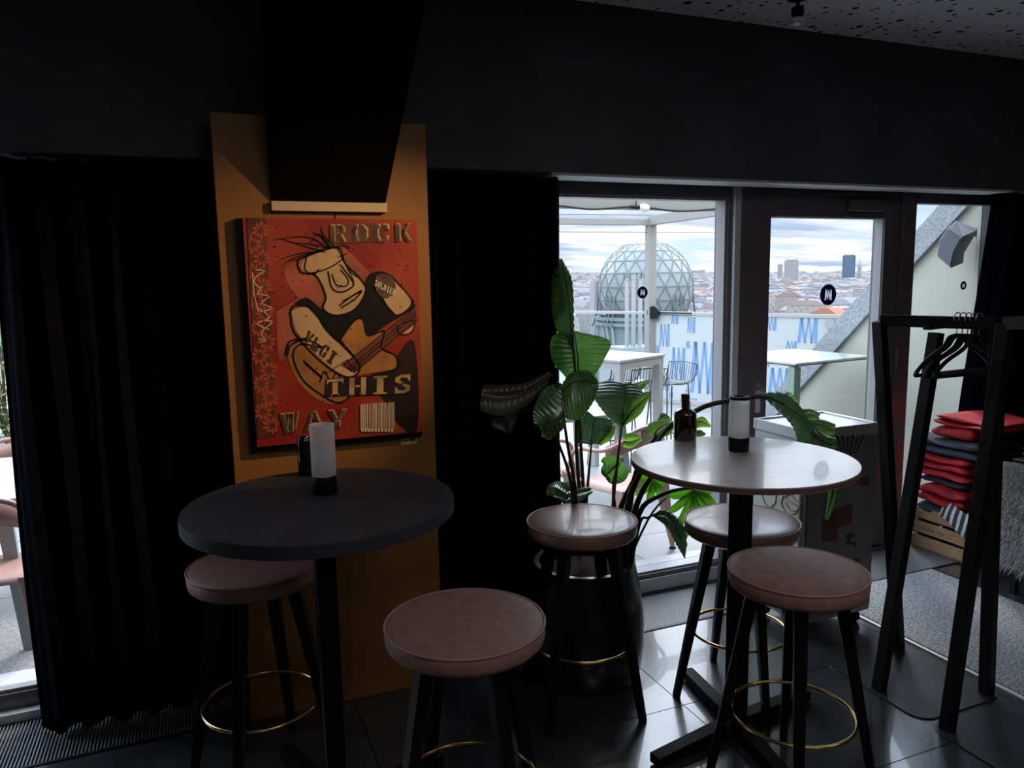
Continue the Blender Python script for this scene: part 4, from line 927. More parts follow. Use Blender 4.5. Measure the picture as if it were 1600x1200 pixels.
# speaker on the wall
q=atx(1497,384,WX)
sp=thing('wall_speaker','grey wedge shaped outdoor loudspeaker on the cream terrace wall','speaker',(WX,q.y,q.z))
def sx(px_,py_,X): return atx(px_,py_,X)-Vector((WX,q.y,q.z))
s3=lambda x,y:(1180+x/3.81,280+y/3.81)
fr=[(1140,290),(1100,360),(1082,455),(1170,530),(1190,400),(1235,330)]     # front grille outline
Xf=WX-.34; Xb=WX-.12
Fp=[sx(*s3(*p),Xf) for p in [(1150,285),(1095,365),(1082,460),(1165,532),(1185,440),(1235,345)]]
Bp=[sx(*s3(*p),Xb) for p in [(1200,245),(1150,300),(1140,430),(1240,500),(1245,440),(1330,300)]]
mb=MB(); k=len(Fp); mb.v=[tuple(v) for v in Fp+Bp]; mb.f=[list(range(k)),list(range(k,2*k))[::-1]]+[[i,(i+1)%k,k+(i+1)%k,k+i] for i in range(k)]
o=mb.build('cabinet',M_spk,None,bevel=.006); o.parent=sp
o=MB()
c_=sum(Fp,Vector())/k
o.prism([c_+(v-c_)*.86+Vector((-.003,0,0)) for v in Fp],(-.003,0,0)); o=o.build('grille',mat('speaker_grille',(.10,.11,.13),.7),None); o.parent=sp
b0=sx(*s3(1330,300),Xb); b1=sx(*s3(1350,340),WX-.03)
o=MB().beam(b0+Vector((0,0,-.01)),b1,.05,.05).build('bracket',M_spk,None,bevel=.003); o.parent=sp
bb=sx(*s3(1375,320),WX-.012)
o=MB().box((bb.x-.01,bb.y-.06,bb.z-.07),(bb.x+.012,bb.y+.05,bb.z+.05)).build('wall_plate',M_spk,None,bevel=.003); o.parent=sp

# railing glass on the left and printed wind screen on the right
ZR=1.2
B=atz(1022,488,ZR); Cc=atz(1330,494,ZR); Aa=atz(870,487,ZR)
dl=(Aa-B).normalized(); Aa=B+dl*6
def rail_line(P0,P1,nm,label,cat,panelmat,thick,npan,capmat):
    t=thing(nm,label,cat,(P0.x,P0.y,0)); d=(P1-P0); L_=d.length; d.normalize(); sd=Vector((-d.y,d.x,0))
    for k in range(npan):
        a=P0+d*(L_*k/npan+.02); b=P0+d*(L_*(k+1)/npan-.02)
        MB().beam((a.x,a.y,(ZR)/2+.0),(b.x,b.y,(ZR)/2),thick,ZR-.06,side=sd).build('panel',panelmat,t)
    MB().beam((P0.x,P0.y,ZR-.005),(P1.x,P1.y,ZR-.005),.05,.035,side=sd).build('top_rail',capmat,t)
    MB().beam((P0.x,P0.y,.03),(P1.x,P1.y,.03),.05,.05,side=sd).build('bottom_rail',capmat,t)
    return t
Cd=(Cc-B).normalized(); C2=B+Cd*4.6
rl=rail_line(B,Aa,'glass_railing','clear glass terrace railing with white top rail, in front of the dome','railing',M_glassg,.012,4,M_white)
ws=rail_line(B,C2,'wind_screen','pale blue terrace wind screen printed with blue zigzag letters','screen',M_screen,.02,3,M_white)
# zigzag motifs: measured on the photo, laid on the screen plane
nrm=Vector((-Cd.y,Cd.x,0)); 
if nrm.dot(B)>0: nrm=-nrm
def onscreen(px_,py_):
    d=ray(px_,py_); k=(B-CP).dot(nrm)/d.dot(nrm); return CP+d*k
c6=lambda x,y:(940+x/6,480+y/6); c8=lambda x,y:(1180+x/5.4545,440+y/5.4545)
glyphs=[(c6,(545,155,640,365)),(c6,(655,60,722,155)),(c6,(805,95,880,240)),(c6,(1075,75,1215,340)),(c6,(795,315,830,385)),(c6,(650,375,785,672)),(c6,(832,320,1068,798)),(c6,(580,650,640,780)),(c6,(500,355,545,430)),(c6,(1075,660,1118,735)),(c6,(1040,815,1120,1050)),(c6,(790,760,825,800)),(c6,(635,795,672,865)),(c6,(840,850,895,950)),(c6,(1120,500,1200,660)),(c6,(670,880,720,960)),(c6,(515,90,545,135)),
 (c8,(95,305,182,412)),(c8,(360,308,530,520)),(c8,(262,505,355,570)),(c8,(110,730,290,960)),(c8,(-60,560,60,760)),(c8,(90,690,125,722)),(c8,(560,690,620,790)),(c8,(400,730,470,850))]
for cf,(x0_,y0_,x1_,y1_) in glyphs:
    a=cf(x0_,y0_); b=cf(x1_,y1_); TL=onscreen(a[0],a[1]); BR=onscreen(b[0],b[1]); 
    if TL.z<.05: continue
    BL=onscreen(a[0],b[1]); w_=(BR-BL).dot(Cd); h_=TL.z-BL.z; cx_=(BL+BR)/2
    if h_<.02 : continue
    zt=min(TL.z,ZR-.03); zb=max(BL.z,.07)
    S=[((.00,0),(.12,1),.16),((.14,1),(.34,0),.11),((.34,0),(.50,1),.09),((.52,1),(.68,0),.09),((.66,0),(.82,1),.11),((.84,1),(.84,0),.16)]
    mb=MB()
    for (p0,p1,kk) in S:
        pl=[]
        for u,v in ((p0[0],p0[1]),(p0[0]+kk,p0[1]),(p1[0]+kk,p1[1]),(p1[0],p1[1])):
            P0=BL+Cd*(u*w_); pl.append(Vector((P0.x,P0.y,lerp(zb,zt,v)))+nrm*.0115)
        mb.prism(pl,nrm*.0015)
    mb.build('letter_print',M_blue,ws)
# round black bracket with rod on the rail by the post
q=onscreen(1026,488)
t=tag(MB().tube([q+nrm*.05,q+nrm*.10],.085,24).tube([q+nrm*.07,q+nrm*.07+Cd*.55],.012,8).build('rail_bracket',M_blk,smooth=40),'round black bracket with a rod on the railing beside the pergola post','bracket')
q=onscreen(1299,505)
tag(MB().tube([q+nrm*.03,q+nrm*.06],.055,24).build('round_wall_light',mat('silver_disc',(.45,.46,.47),.3,metal=.6),smooth=40),'small silver disc on the wind screen above the glass table','disc')

# pergola
M_perg=mat('pergola_paint',(.25,.245,.23),.5)
pg=thing('pergola','white metal pergola frame over the terrace with festoon bulbs','pergola',(B.x,B.y,0))
zp=2.34; pp=atz(1017,352,zp)
y1_=pp.y; fb1=atz(1132,330,zp); 
MB().box((pp.x-.055,pp.y-.055,0),(pp.x+.055,pp.y+.055,zp+.05)).build('post',M_perg,pg,bevel=.004)
MB().box((-3,pp.y-.05,zp-.0),(pp.x+.05,pp.y+.05,zp+.08)).build('beam',M_perg,pg,bevel=.004)
yf=6.45
MB().beam((pp.x,pp.y,zp+.06),(pp.x-.15,yf,zp+.06),.10,.12,side=Vector((1,0,0))).build('beam',M_perg,pg,bevel=.004)
MB().box((-3,yf-.05,zp-.03),(pp.x-.10,yf+.05,zp+.075)).build('beam',M_perg,pg,bevel=.004)
MB().box((-1.7,pp.y-.055,0),(-1.59,pp.y+.055,zp+.05)).build('post',M_perg,pg,bevel=.004)
# festoon string with bulbs
fs=thing('festoon_lights','dark cable of festoon bulbs slung along the front pergola beam','string lights',(4,yf,zp))
cab=[]; bulbs=[]
for px_,py_ in ((560,318),(700,330),(850,321),(925,327),(994,323),(1060,330),(1128,326)): cab.append(aty(px_,py_,yf-.07))
MB().tube(spline(cab,60),.010,6).build('cable',M_blk,fs,smooth=60)
for px_,py_ in ((850,322),(994,324),(1128,327)):
    q=aty(px_,py_,yf-.07); 
    s_=MB().tube([q+Vector((-.06,0,.005)),q+Vector((.03,0,0))],[.014,.022],10).build('socket',M_blk,fs,smooth=50)
    bb_=MB().tube([q+Vector((.03,0,0)),q+Vector((.05,0,-.002)),q+Vector((.09,0,-.004)),q+Vector((.13,0,-.005)),q+Vector((.145,0,-.006))],[.016,.034,.042,.030,.006],12).build('bulb',mat('clear_bulb',(.75,.70,.62),.08,coat=1),fs,smooth=60)
    MB().tube([q+Vector((-.0,0,.0)),q+Vector((0,0,.06))],.005,6).build('hook',M_blk,fs)
# thin wires in the sky
for (ya,yb) in ((335,337),(362,364)):
    a=aty(700,ya-1,pp.y); b=aty(1150,yb,pp.y)
    MB().tube([a,b],.004,5).build('wire',M_wire,pg)

# white terrace bar table & wire bar chairs
def sq_table(label,cx,cy,rot,sx_,sy_,h,mt,ml,legw=.06,th=.02,name='terrace_table'):
    t=thing(name,label,'table',(cx,cy,0),None,rot)
    lpart(MB().box((-sx_/2,-sy_/2,h-th),(sx_/2,sy_/2,h)),'tabletop',mt,t,bevel=.003)
    if ml:
        lpart(MB().box((-sx_/2+.01,-sy_/2+.01,h-th-.06),(sx_/2-.01,-sy_/2+.04,h-th)).box((-sx_/2+.01,sy_/2-.04,h-th-.06),(sx_/2-.01,sy_/2-.01,h-th)).box((-sx_/2+.01,-sy_/2+.04,h-th-.06),(-sx_/2+.04,sy_/2-.04,h-th)).box((sx_/2-.04,-sy_/2+.04,h-th-.06),(sx_/2-.01,sy_/2-.04,h-th)),'apron',ml,t)
        for a in (-1,1):
            for b in (-1,1):
                x0_=a*(sx_/2-.01-legw/2); y0_=b*(sy_/2-.01-legw/2)
                lpart(MB().box((x0_-legw/2,y0_-legw/2,0.001),(x0_+legw/2,y0_+legw/2,h-th-.06)),'leg',ml,t,bevel=.003)
    return t
a=atz(968,563,1.05); b=atz(1036,553,1.05); c_=atz(945,548,1.05)
ctr=(a+b)/2; dx_=(b-a); ll=dx_.length; rot=math.atan2(dx_.y,dx_.x); per=Vector((-dx_.y,dx_.x,0)).normalized()
ctr=ctr+per*.36
sq_table('tall white square terrace table with white legs beside the wire chairs',ctr.x,ctr.y,rot,ll+.02,.75,1.05,M_white,M_white)
def wire_chair(cx,cy,rot,label,first=None):
    if first: t=copy_tree(first)
    else:
        t=thing('wire_bar_chair','','chair',(0,0,0),'wire bar chairs on the terrace')
        mb=MB(); n=13
        for i in range(n):     # wires: seat then back
            x_=lerp(-.20,.20,i/(n-1)); k=abs(x_)/.20
            mb.tube([(x_*.95,-.20,.755+.02*k),(x_,0,.735+.02*k),(x_*1.02,.15,.745+.02*k),(x_*1.08,.21,.80),(x_*1.12,.25,1.0)],.0042,5)
        lpart(mb,'wire_shell',M_wire,t,smooth=60)
        fr_=[(-.21,-.20,.78),(-.215,.0,.775),(-.225,.16,.80),(-.235,.235,.88),(-.23,.255,1.0),(0,.275,1.02),(.23,.255,1.0),(.235,.235,.88),(.225,.16,.80),(.215,0,.775),(.21,-.20,.78),(0,-.215,.75)]
        lpart(MB().tube(fr_,.008,6,closed=True),'rim',M_wire,t,smooth=60)
        for a_ in (-1,1):
            for b_ in (-1,1): lpart(MB().tube([(a_*.17,b_*.15,.755),(a_*.235,b_*.235,.0)],.009,6),'leg',M_wire,t,smooth=60)
        lpart(MB().tube([(-.21,-.21,.27),(.21,-.21,.27),(.21,.21,.27),(-.21,.21,.27)],.007,6,closed=True),'foot_frame',M_wire,t)
    if not first:
        for ch in t.children:
            for v in ch.data.vertices:
                v.co.x*=.70; v.co.y*=.70
                if v.co.z>.735: v.co.z=.735+(v.co.z-.735)*.68
    t.location=(cx,cy,0); t.rotation_euler=(0,0,rot); t['label']=label; return t
q=atz(1046,597,.76); wc=wire_chair(q.x,q.y,math.radians(-75),'grey wire bar chair right of the white terrace table')
q=atz(1003,602,.76); wire_chair(q.x,q.y,math.radians(-190),'grey wire bar chair seen from behind in front of the white table legs',wc)
q=atz(958,597,.76); wire_chair(q.x,q.y,math.radians(-170),'grey wire bar chair half hidden by the big leaves, left of the others',wc)
# glass-topped bar table on the right
a=atz(1243,568,1.05); b=atz(1363,556,1.05); c_=atz(1240,545,1.05); d_=a+(c_-b)
gtb=thing('glass_bar_table','tall terrace table with pale glass top and green leg outside the door','table',(a.x,a.y,0))
MB().prism([a-Vector((0,0,.012)),b-Vector((0,0,.012)),c_-Vector((0,0,.012)),d_-Vector((0,0,.012))],(0,0,.012)).build('glass_top',mat('pale_glass_top',(.62,.70,.68),.12,coat=.5),gtb)
e1=(b-a).normalized(); e2=(d_-a).normalized()
MB().beam(a-Vector((0,0,.018)),b-Vector((0,0,.018)),.012,.008).beam(d_-Vector((0,0,.018)),a-Vector((0,0,.018)),.012,.008).build('edge_trim',M_wire,gtb)
mg=mat('pale_green_metal',(.24,.36,.26),.5)
for P0 in (a+e1*.03+e2*.03,d_+e1*.04-e2*.04,c_-e1*.04-e2*.04):
    MB().box((P0.x-.03,P0.y-.03,.0),(P0.x+.03,P0.y+.03,1.02)).build('leg',mg,gtb,bevel=.004)

# low terrace tables and salmon pink metal armchairs
M_ltab=mat('pale_blue_tabletop',(.36,.41,.42),.35); M_lleg=mat('grey_green_metal',(.28,.33,.33),.5)
def low_table(x,y,rot,label,sx_=.8,sy_=.8):
    t=thing('low_terrace_table',label,'table',(x,y,0),None,rot)
    lpart(MB().box((-sx_/2,-sy_/2,.715),(sx_/2,sy_/2,.745)),'tabletop',M_ltab,t,bevel=.006)
    for a_ in (-1,1):
        for b_ in (-1,1): lpart(MB().beam((a_*(sx_/2-.09),b_*(sy_/2-.09),.715),(a_*(sx_/2-.03),b_*(sy_/2-.03),0),.07,.03,.04,.03),'leg',M_lleg,t,bevel=.003)
    return t
def arm_chair(x,y,rot,label,first=None,legm=None):
    if first: t=copy_tree(first)
    else:
        t=thing('metal_armchair','','chair',(0,0,0),'salmon metal armchairs on the terrace')
        # seat pan
        rows=[]
        for i in range(9):
            u=lerp(-.215,.215,i/8); r=[]
            for j in range(9):
                v=lerp(-.20,.20,j/8); e=max(abs(u)/.215,abs(v)/.20); z=.455-.012*math.cos(u*6)*math.cos(v*6)-(.03 if e>.99 else 0)
                r.append((u,v,z))
            rows.append(r)
        s=lpart(MB().grid(rows),'seat',M_pink,t,smooth=60); s.modifiers.new('t','SOLIDIFY').thickness=.004
        for a_ in (-1,1):
            for b_ in (-1,1):
                lpart(MB().hexa([(a_*.235-.012,b_*.235-.012,.012),(a_*.235+.012,b_*.235-.012,.012),(a_*.235+.012,b_*.235+.012,.012),(a_*.235-.012,b_*.235+.012,.012),
                   (a_*.185-.045,b_*.17-.035,.45),(a_*.185+.03,b_*.17-.035,.45),(a_*.185+.03,b_*.17+.035,.45),(a_*.185-.045,b_*.17+.035,.45)]),'leg',legm or M_pink,t,bevel=.006)
                lpart(MB().box((a_*.235-.015,b_*.235-.015,0),(a_*.235+.015,b_*.235+.015,.012)),'foot_cap',M_blk,t)
        for a_ in (-1,1):
            rows=[[(a_*.205,-.19,.435),(a_*.205,-.19,.40)],[(a_*.21,0,.435),(a_*.21,0,.33)],[(a_*.205,.19,.435),(a_*.205,.19,.40)]]
        ar=[(-.20,-.16,.45),(-.245,-.17,.60),(-.255,-.10,.665),(-.25,.08,.68),(-.22,.20,.74),(-.15,.235,.80),(0,.245,.815),(.15,.235,.80),(.22,.20,.74),(.25,.08,.68),(.255,-.10,.665),(.245,-.17,.60),(.20,-.16,.45)]
        lpart(MB().tube(spline(ar,60),.0125,8),'arm_tube',M_pink,t,smooth=60)
        rows=[]
        for i in range(7):
            a_=lerp(-.085,.085,i/6); rows.append([(a_,.20,.44),(a_*1.05,.225,.62),(a_*1.15,.243,.80)])
        s=lpart(MB().grid(rows),'back_splat',M_pink,t,smooth=60); s.modifiers.new('t','SOLIDIFY').thickness=.005
        rows=[]
        for i in range(13):
            an=math.pi*i/12; x_=-.225*math.cos(an); y_=.08+.15*math.sin(an); zt=.70+.10*math.sin(an); rows.append([(x_,y_,zt-.10),(x_*1.02,y_+.004,zt)])
        s=lpart(MB().grid(rows),'back_band',M_pink,t,smooth=60); s.modifiers.new('t','SOLIDIFY').thickness=.004
    t.location=(x,y,0); t.rotation_euler=(0,0,rot); t['label']=label; return t
low_table(2.42,5.0,.05,'low pale blue terrace table behind the big plant')
ac=arm_chair(2.36,4.05,math.radians(200),'salmon pink metal armchair outside behind the plant stems, leg beside the threshold')
arm_chair(1.98,4.55,math.radians(95),'salmon pink metal armchair outside half hidden by the black curtain edge',ac)
# left window group
low_table(-1.35,4.50,.0,'low pale blue terrace table seen through the left window',1.1,1.0)
ac2=arm_chair(-.93,3.98,math.radians(175),'salmon pink metal armchair seen through the left window at the table',ac)
for ch in ac2.children:
    if ch.name.startswith('leg') and ch.name: pass
c3=arm_chair(-.98,4.95,math.radians(0),'salmon pink metal armchair with red legs behind the left window table',ac)
for ch in c3.children:
    if ch.name.startswith('leg'):
        ch.data=ch.data.copy(); ch.data.materials[0]=M_redleg; ch['label']='red leg'
# gravel mat and side wall with plants by left window
tag(MB().box((-3,YW+.36,.001),(.2,4.6,.006)).build('outdoor_mat',M_gravel),'rough grey outdoor mat on the terrace outside the left window','mat')
PX=-1.75
sh=thing('trellis_fence','weathered wooden trellis behind the shrubs outside the left window','fence',(PX,7.6,0))
M_tw=mat('weathered_wood',(.30,.25,.20),.8,noise=.3,nscale=10,stretch=(1,1,.1))
for k in range(14): MB().box((-4+k*.28,7.6,.02),(-4+k*.28+.13,7.63,2.1)).build('board',M_tw,sh)
MB().box((-4,7.63,.3),(0,7.66,.38)).box((-4,7.63,1.7),(0,7.66,1.78)).build('cross_rail',M_tw,sh)
tag(MB().box((-1.86,7.0,.0),(-1.74,7.12,2.4)).build('fence_post',M_frame2,bevel=.004),'grey post outside the left window among the shrubs','post')
rg=random.Random(9)
pb=thing('planter_box','long grey planter box of shrubs outside the left window','planter',(-2,7.2,0))
MB().box((-3.6,6.9,.0),(-.4,7.4,.48)).build('box',mat('grey_planter',(.25,.25,.25),.7),pb,bevel=.01)
for si,(bx_,by_,lab,mm) in enumerate(((-2.05,7.15,'green and brown leafy shrub in the planter box, seen at the left edge',M_lb),(-1.45,7.1,'sparse green shrub at the right end of the planter box',M_lf),(-2.9,7.2,'leafy shrub at the left end of the planter box',M_lf))):
    t=thing('shrub',lab,'shrub',(bx_,by_,.48)); mbs=MB(); mbl=MB(); mbd=MB()
    for k in range(16):
        a=rg.uniform(0,6.28); r=rg.uniform(.1,.35); h_=rg.uniform(.5,1.15)
        P_=spline([(bx_,by_,.47),(bx_+r*.4*math.cos(a),by_+r*.4*math.sin(a),.48+h_*.5),(bx_+r*math.cos(a),by_+r*math.sin(a),.48+h_)],8); mbs.tube(P_,.006,5)
        for _ in range(46):
            p_=P_[rg.randint(1,7)]+Vector((rg.gauss(0,.07),rg.gauss(0,.07),rg.gauss(0,.06))); d=Vector((rg.gauss(0,1),rg.gauss(0,1),rg.gauss(-.2,.7))).normalized(); s_=d.cross(Vector((rg.random(),rg.random(),rg.random()))).normalized()*.014; L_=rg.uniform(.04,.08)
            T_=mbl if rg.random()<.6 else mbd; b=len(T_.v); T_.v+=[tuple(p_),tuple(p_+d*L_*.5+s_),tuple(p_+d*L_),tuple(p_+d*L_*.5-s_)]; T_.f.append([b,b+1,b+2,b+3])
    mbs.build('stem',M_stem,t,smooth=60); o=mbl.build('foliage',mm,t,fix=False); o['kind']='stuff'; o=mbd.build('dry_foliage',mat('dry_leaf',(.38,.24,.12),.8),t,fix=False); o['kind']='stuff'; o['label']='dry brown leaves'

# ---------------------------------------------------------------- geodesic dome
DD=42.0
def far(px_,py_,dist):
    d=ray(px_,py_); hd=math.hypot(d.x,d.y); return CP+d*(dist/hd)
dc=far(1008.5,450,DD); DR=(far(1083.5,450,DD)-far(933.5,450,DD)).length/2
dm=thing('geodesic_dome','spherical glass geodesic dome on a round drum beyond the railing','dome',(dc.x,dc.y,dc.z-DR*1.9))
M_dpane=mat('dome_glass',(.18,.22,.22),.3,coat=.1,noise=.12,nscale=.6); M_dbar=mat('dome_strut',(.11,.125,.13),.5)
# rows of triangular panes from latitude rings
lat=[math.radians(a) for a in (-46,-30,-14,2,18,34,49,64,78)]; NS=20
rings=[]
counts=[NS]*9
for i,a in enumerate(lat):
    rings.append([dc+Vector((DR*math.cos(a)*math.cos(2*math.pi*(j+.5*(i%2))/NS),DR*math.cos(a)*math.sin(2*math.pi*(j+.5*(i%2))/NS),DR*math.sin(a))) for j in range(NS)])
topv=dc+Vector((0,0,DR))
tris=[]
for i in range(len(lat)-1):
    for j in range(NS):
        if i%2==0: q4=(rings[i][j],rings[i][(j+1)%NS],rings[i+1][j]),(rings[i+1][j],rings[i][(j+1)%NS],rings[i+1][(j+1)%NS])
        else: q4=(rings[i][j],rings[i+1][(j+1)%NS],rings[i+1][j]),(rings[i][j],rings[i][(j+1)%NS],rings[i+1][(j+1)%NS])
        tris+=list(q4)
for j in range(NS): tris.append((rings[-1][j],rings[-1][(j+1)%NS],topv))
view=(CP-dc).normalized()
tris.sort(key=lambda t_:-((t_[0]+t_[1]+t_[2])/3-dc).dot(view))
rest=MB(); 
for k,t_ in enumerate(tris):
    c_=sum(t_,Vector())/3; P_=[c_+(v-c_)*.90 for v in t_]; off=(c_-dc).normalized()*.02
    if k<260: MB().prism(P_,off).build('pane',M_dpane,dm)
    else: rest.prism(P_,off)
o=rest.build('pane',M_dpane,dm); o['kind']='stuff'
ed=set(); mb=MB()
for t_ in tris:
    for a,b in ((0,1),(1,2),(2,0)):
        kk=tuple(sorted((tuple(round(v,3) for v in t_[a]),tuple(round(v,3) for v in t_[b]))))
        if kk in ed: continue
        ed.add(kk); _w=.075 if max(kk[0][2],kk[1][2])<dc.z+DR*.9 else .055; mb.beam(Vector(kk[0]),Vector(kk[1]),_w,_w,side=(Vector(kk[0])-dc).cross(Vector(kk[1])-Vector(kk[0])))
mb.build('strut_lattice',M_dbar,dm)
# inner shell so the dome reads solid, drum and ribs
MB().lathe([(DR*.955*math.cos(a),DR*.955*math.sin(a)) for a in [math.radians(k) for k in range(-56,90,6)]]+[(.01,DR*.955)],dc,n=40,closed=True).build('inner_shell',mat('dome_inner',(.20,.24,.235),.8),dm,smooth=60)
zb=dc.z-DR*.56
MB().lathe([(DR*.98,-.05),(DR*1.06,-.05),(DR*1.06,-.22),(DR*.99,-.24),(DR*.99,-.32),(DR*1.06,-.34),(DR*1.06,-.5),(DR*.97,-.52),(DR*.90,-4.5)],(dc.x,dc.y,zb),n=48,closed=True).build('drum',mat('grey_drum',(.17,.20,.22),.6),dm,smooth=30)
for j in range(56):
    a=2*math.pi*j/56; d=Vector((math.cos(a),math.sin(a),0)); c0_=Vector((dc.x,dc.y,0))
    if j%7 in (1,2,3):
        MB().tube([c0_+d*DR*1.13+Vector((0,0,zb-.6)),c0_+d*DR*1.05+Vector((0,0,zb-.05)),c0_+d*DR*1.01+Vector((0,0,zb+.55)),c0_+d*DR*.99+Vector((0,0,dc.z-.35))],.035,5).build('rib',M_dbar,dm)
for j in range(40):
    a=2*math.pi*j/40; d=Vector((math.cos(a),math.sin(a),0)); c0_=Vector((dc.x,dc.y,0))
    if j%5<3: MB().tube([c0_+d*DR*1.04+Vector((0,0,zb-.55)),c0_+d*DR*.98+Vector((0,0,zb-1.4)),c0_+d*DR*.80+Vector((0,0,zb-2.6))],.05,5).build('rib',M_white,dm)
# cluster of white flues in front of dome
DF=20.0
fl_=thing('flue_cluster','cluster of tall pale flue pipes standing in front of the dome','flue',(far(987,540,DF).x,far(987,540,DF).y,-3))
M_flue=mat('pale_flue',(.33,.335,.35),.4,metal=.2)
for px_,w_,top_ in ((980,6,438),(990,7,436),(1000,6,438)):
    a=far(px_,top_,DF); r=(far(px_+w_,top_,DF)-a).length*.62; MB().tube([Vector((a.x,a.y,-3)),a],r,14).build('pipe',M_flue,fl_,smooth=50)
    MB().tube([a,a+Vector((0,0,.03))],r*1.15,14).build('pipe_collar',M_flue,fl_,smooth=50)
for px_ in (975,985,995,1002): 
    a=far(px_,437,DF); MB().tube([a,a+Vector((0,0,.18))],.012,5).build('antenna',M_wire,fl_)
a=far(988,541,DF); MB().box((a.x-.5,a.y-.3,a.z-.12),(a.x+.5,a.y+.4,a.z)).box((a.x-.8,a.y-.3,-4),(a.x+.8,a.y+.8,a.z-.12)).build('base_plate',M_flue,fl_)
a=far(1012,440,DF+1); 
MB().tube([Vector((a.x,a.y,-3)),a],.09,12).build('grey_pipe',M_dbar,fl_)
a=far(932,440,45.0)
tg=thing('side_tower','slim grey service tower with pipes at the left edge of the dome','tower',(a.x,a.y,-6))
MB().box((a.x-.28,a.y-.3,-6),(a.x+.22,a.y+.3,a.z)).build('shaft',mat('grey_shaft',(.24,.24,.26),.6),tg)
for k in range(3): MB().tube([(a.x-.22+.2*k,a.y-.33,-5),(a.x-.22+.2*k,a.y-.33,a.z+.15)],.035,6).build('pipe',M_flue,tg)
# drum roof below
a=far(1000,560,30); 
rf=tag(MB().box((4,14,-9),(34,60,-5.5)).build('neighbour_roof',mat('roof_grey',(.20,.21,.23),.8,noise=.15,nscale=.5)),'grey flat neighbouring roof below the dome','roof')

# ---------------------------------------------------------------- city
ZG=-42
struct(MB().box((-5000,12,ZG-1),(12000,9000,ZG)).build('city_ground',mat('city_ground',(.20,.19,.19),.9,noise=.25,nscale=.02,detail=6)))
walls=[]
for i,c in enumerate(((.27,.25,.23),(.32,.31,.295),(.22,.21,.22),(.26,.225,.21),(.34,.325,.32))):
    m=bpy.data.materials.new('stone_facade_%d'%i); m.use_nodes=True; n=m.node_tree.nodes; l=m.node_tree.links; b=n['Principled BSDF']; b.inputs['Roughness'].default_value=.8
    tcx=n.new('ShaderNodeTexCoord'); mpp=n.new('ShaderNodeMapping'); l.new(tcx.outputs['Object'],mpp.inputs[0]); mpp.inputs['Rotation'].default_value=(math.radians(90),0,.4)
    br=n.new('ShaderNodeTexBrick'); l.new(mpp.outputs[0],br.inputs[0]); br.inputs['Scale'].default_value=1; br.inputs['Brick Width'].default_value=2.6; br.inputs['Row Height'].default_value=3.2; br.inputs['Mortar Size'].default_value=.85; br.inputs['Mortar Smooth'].default_value=0; br.offset=0
    br.inputs['Color1'].default_value=(.15,.155,.17,1); br.inputs['Color2'].default_value=(.20,.20,.215,1); br.inputs['Mortar'].default_value=c+(1,)
    l.new(br.outputs[0],b.inputs['Base Color']); walls.append(m)
roofs=[mat('roof_zinc',(.12,.13,.16),.7),mat('roof_tile',(.155,.112,.10),.85),mat('roof_pale',(.19,.185,.195),.8),mat('roof_brown',(.18,.14,.135),.8),mat('roof_slate',(.11,.12,.145),.6)]
rg=random.Random(11)
items=[]
d=520
def hill(d,az):   # gently rising ground towards the skyline
    return max(0,(d-2600))*.0085*(1+.5*math.sin(math.degrees(az)*.22+1.2))
while d<6800:
    step=34+d*.028; azw=step*.55/d
    az=math.radians(-12)
    while az<math.radians(66):
        az+=azw*rg.uniform(.75,1.25)
        items.append((d+rg.uniform(-.45,.45)*step,az,step))
    d+=step*.45
print('city',len(items))
items.sort()
placed=[]
def free(x,y,r):
    for (a,b,c) in placed[-90:]:
        if (a-x)**2+(b-y)**2<(r+c)**2: return False
    placed.append((x,y,r)); return True
far_w=[MB() for _ in walls]; far_r=[MB() for _ in roofs]; cnt=0
meshes_seen={}
for (dd,az,step) in items:
    w_=rg.uniform(12,26)*(1+dd*.00022); l_=rg.uniform(10,22)*(1+dd*.0002); h_=rg.uniform(13,24) if rg.random()>.03 else (rg.uniform(26,38) if dd>1100 else 20); 
    z0_=ZG+hill(dd,az); x_=dd*math.sin(az); y_=dd*math.cos(az); ro=rg.choice((.3,.35,-.9,1.2,.7))+rg.uniform(-.1,.1)
    ww=rg.choices(range(5),(3,4,2,2,3))[0]; rr_=rg.choices(range(5),(4,2,4,2,2))[0]
    cs,sn=math.cos(ro),math.sin(ro)
    def T(u,v,z): return (x_+u*cs-v*sn,y_+u*sn+v*cs,z)
    if not free(x_,y_,.5*math.hypot(w_,l_)*1.03): continue
    hr=rg.uniform(1.5,4.5); k=rg.uniform(.45,.85) if rr_ not in (2,) else .97; hr=hr if rr_!=2 else .8
    wall=[(-w_/2,-l_/2),(w_/2,-l_/2),(w_/2,l_/2),(-w_/2,l_/2)]
    P0=[T(a,b,z0_) for a,b in wall]+[T(a,b,z0_+h_) for a,b in wall]
    P1=[T(a*1.02,b*1.02,z0_+h_) for a,b in wall]+[T(a*(1-(1-k)*.5),b*k*.6,z0_+h_+hr) for a,b in wall]
    vis=math.radians(25.3)<az<math.radians(48.5) and dd>430
    if vis and cnt<230 :
        cnt+=1
        o=MB().hexa(P0).build('city_building',walls[ww]); tag(o,'pale stone city building with low roof in the distant city beyond the terrace','building','buildings of the distant city')
        r_=MB().hexa(P1).build('roof',roofs[rr_],o)
        if rg.random()<.7:
            mb=MB()
            for c in range(rg.randint(1,3)): u=rg.uniform(-.4,.4)*w_; a=T(u,0,0); mb.box((a[0]-.9,a[1]-.6,z0_+h_+hr*.3),(a[0]+.9,a[1]+.6,z0_+h_+hr+1.6))
            mb.build('chimney',roofs[2],o)
    else:
        far_w[ww].hexa(P0); far_r[rr_].hexa(P1)
mb=MB(); mi_=[]
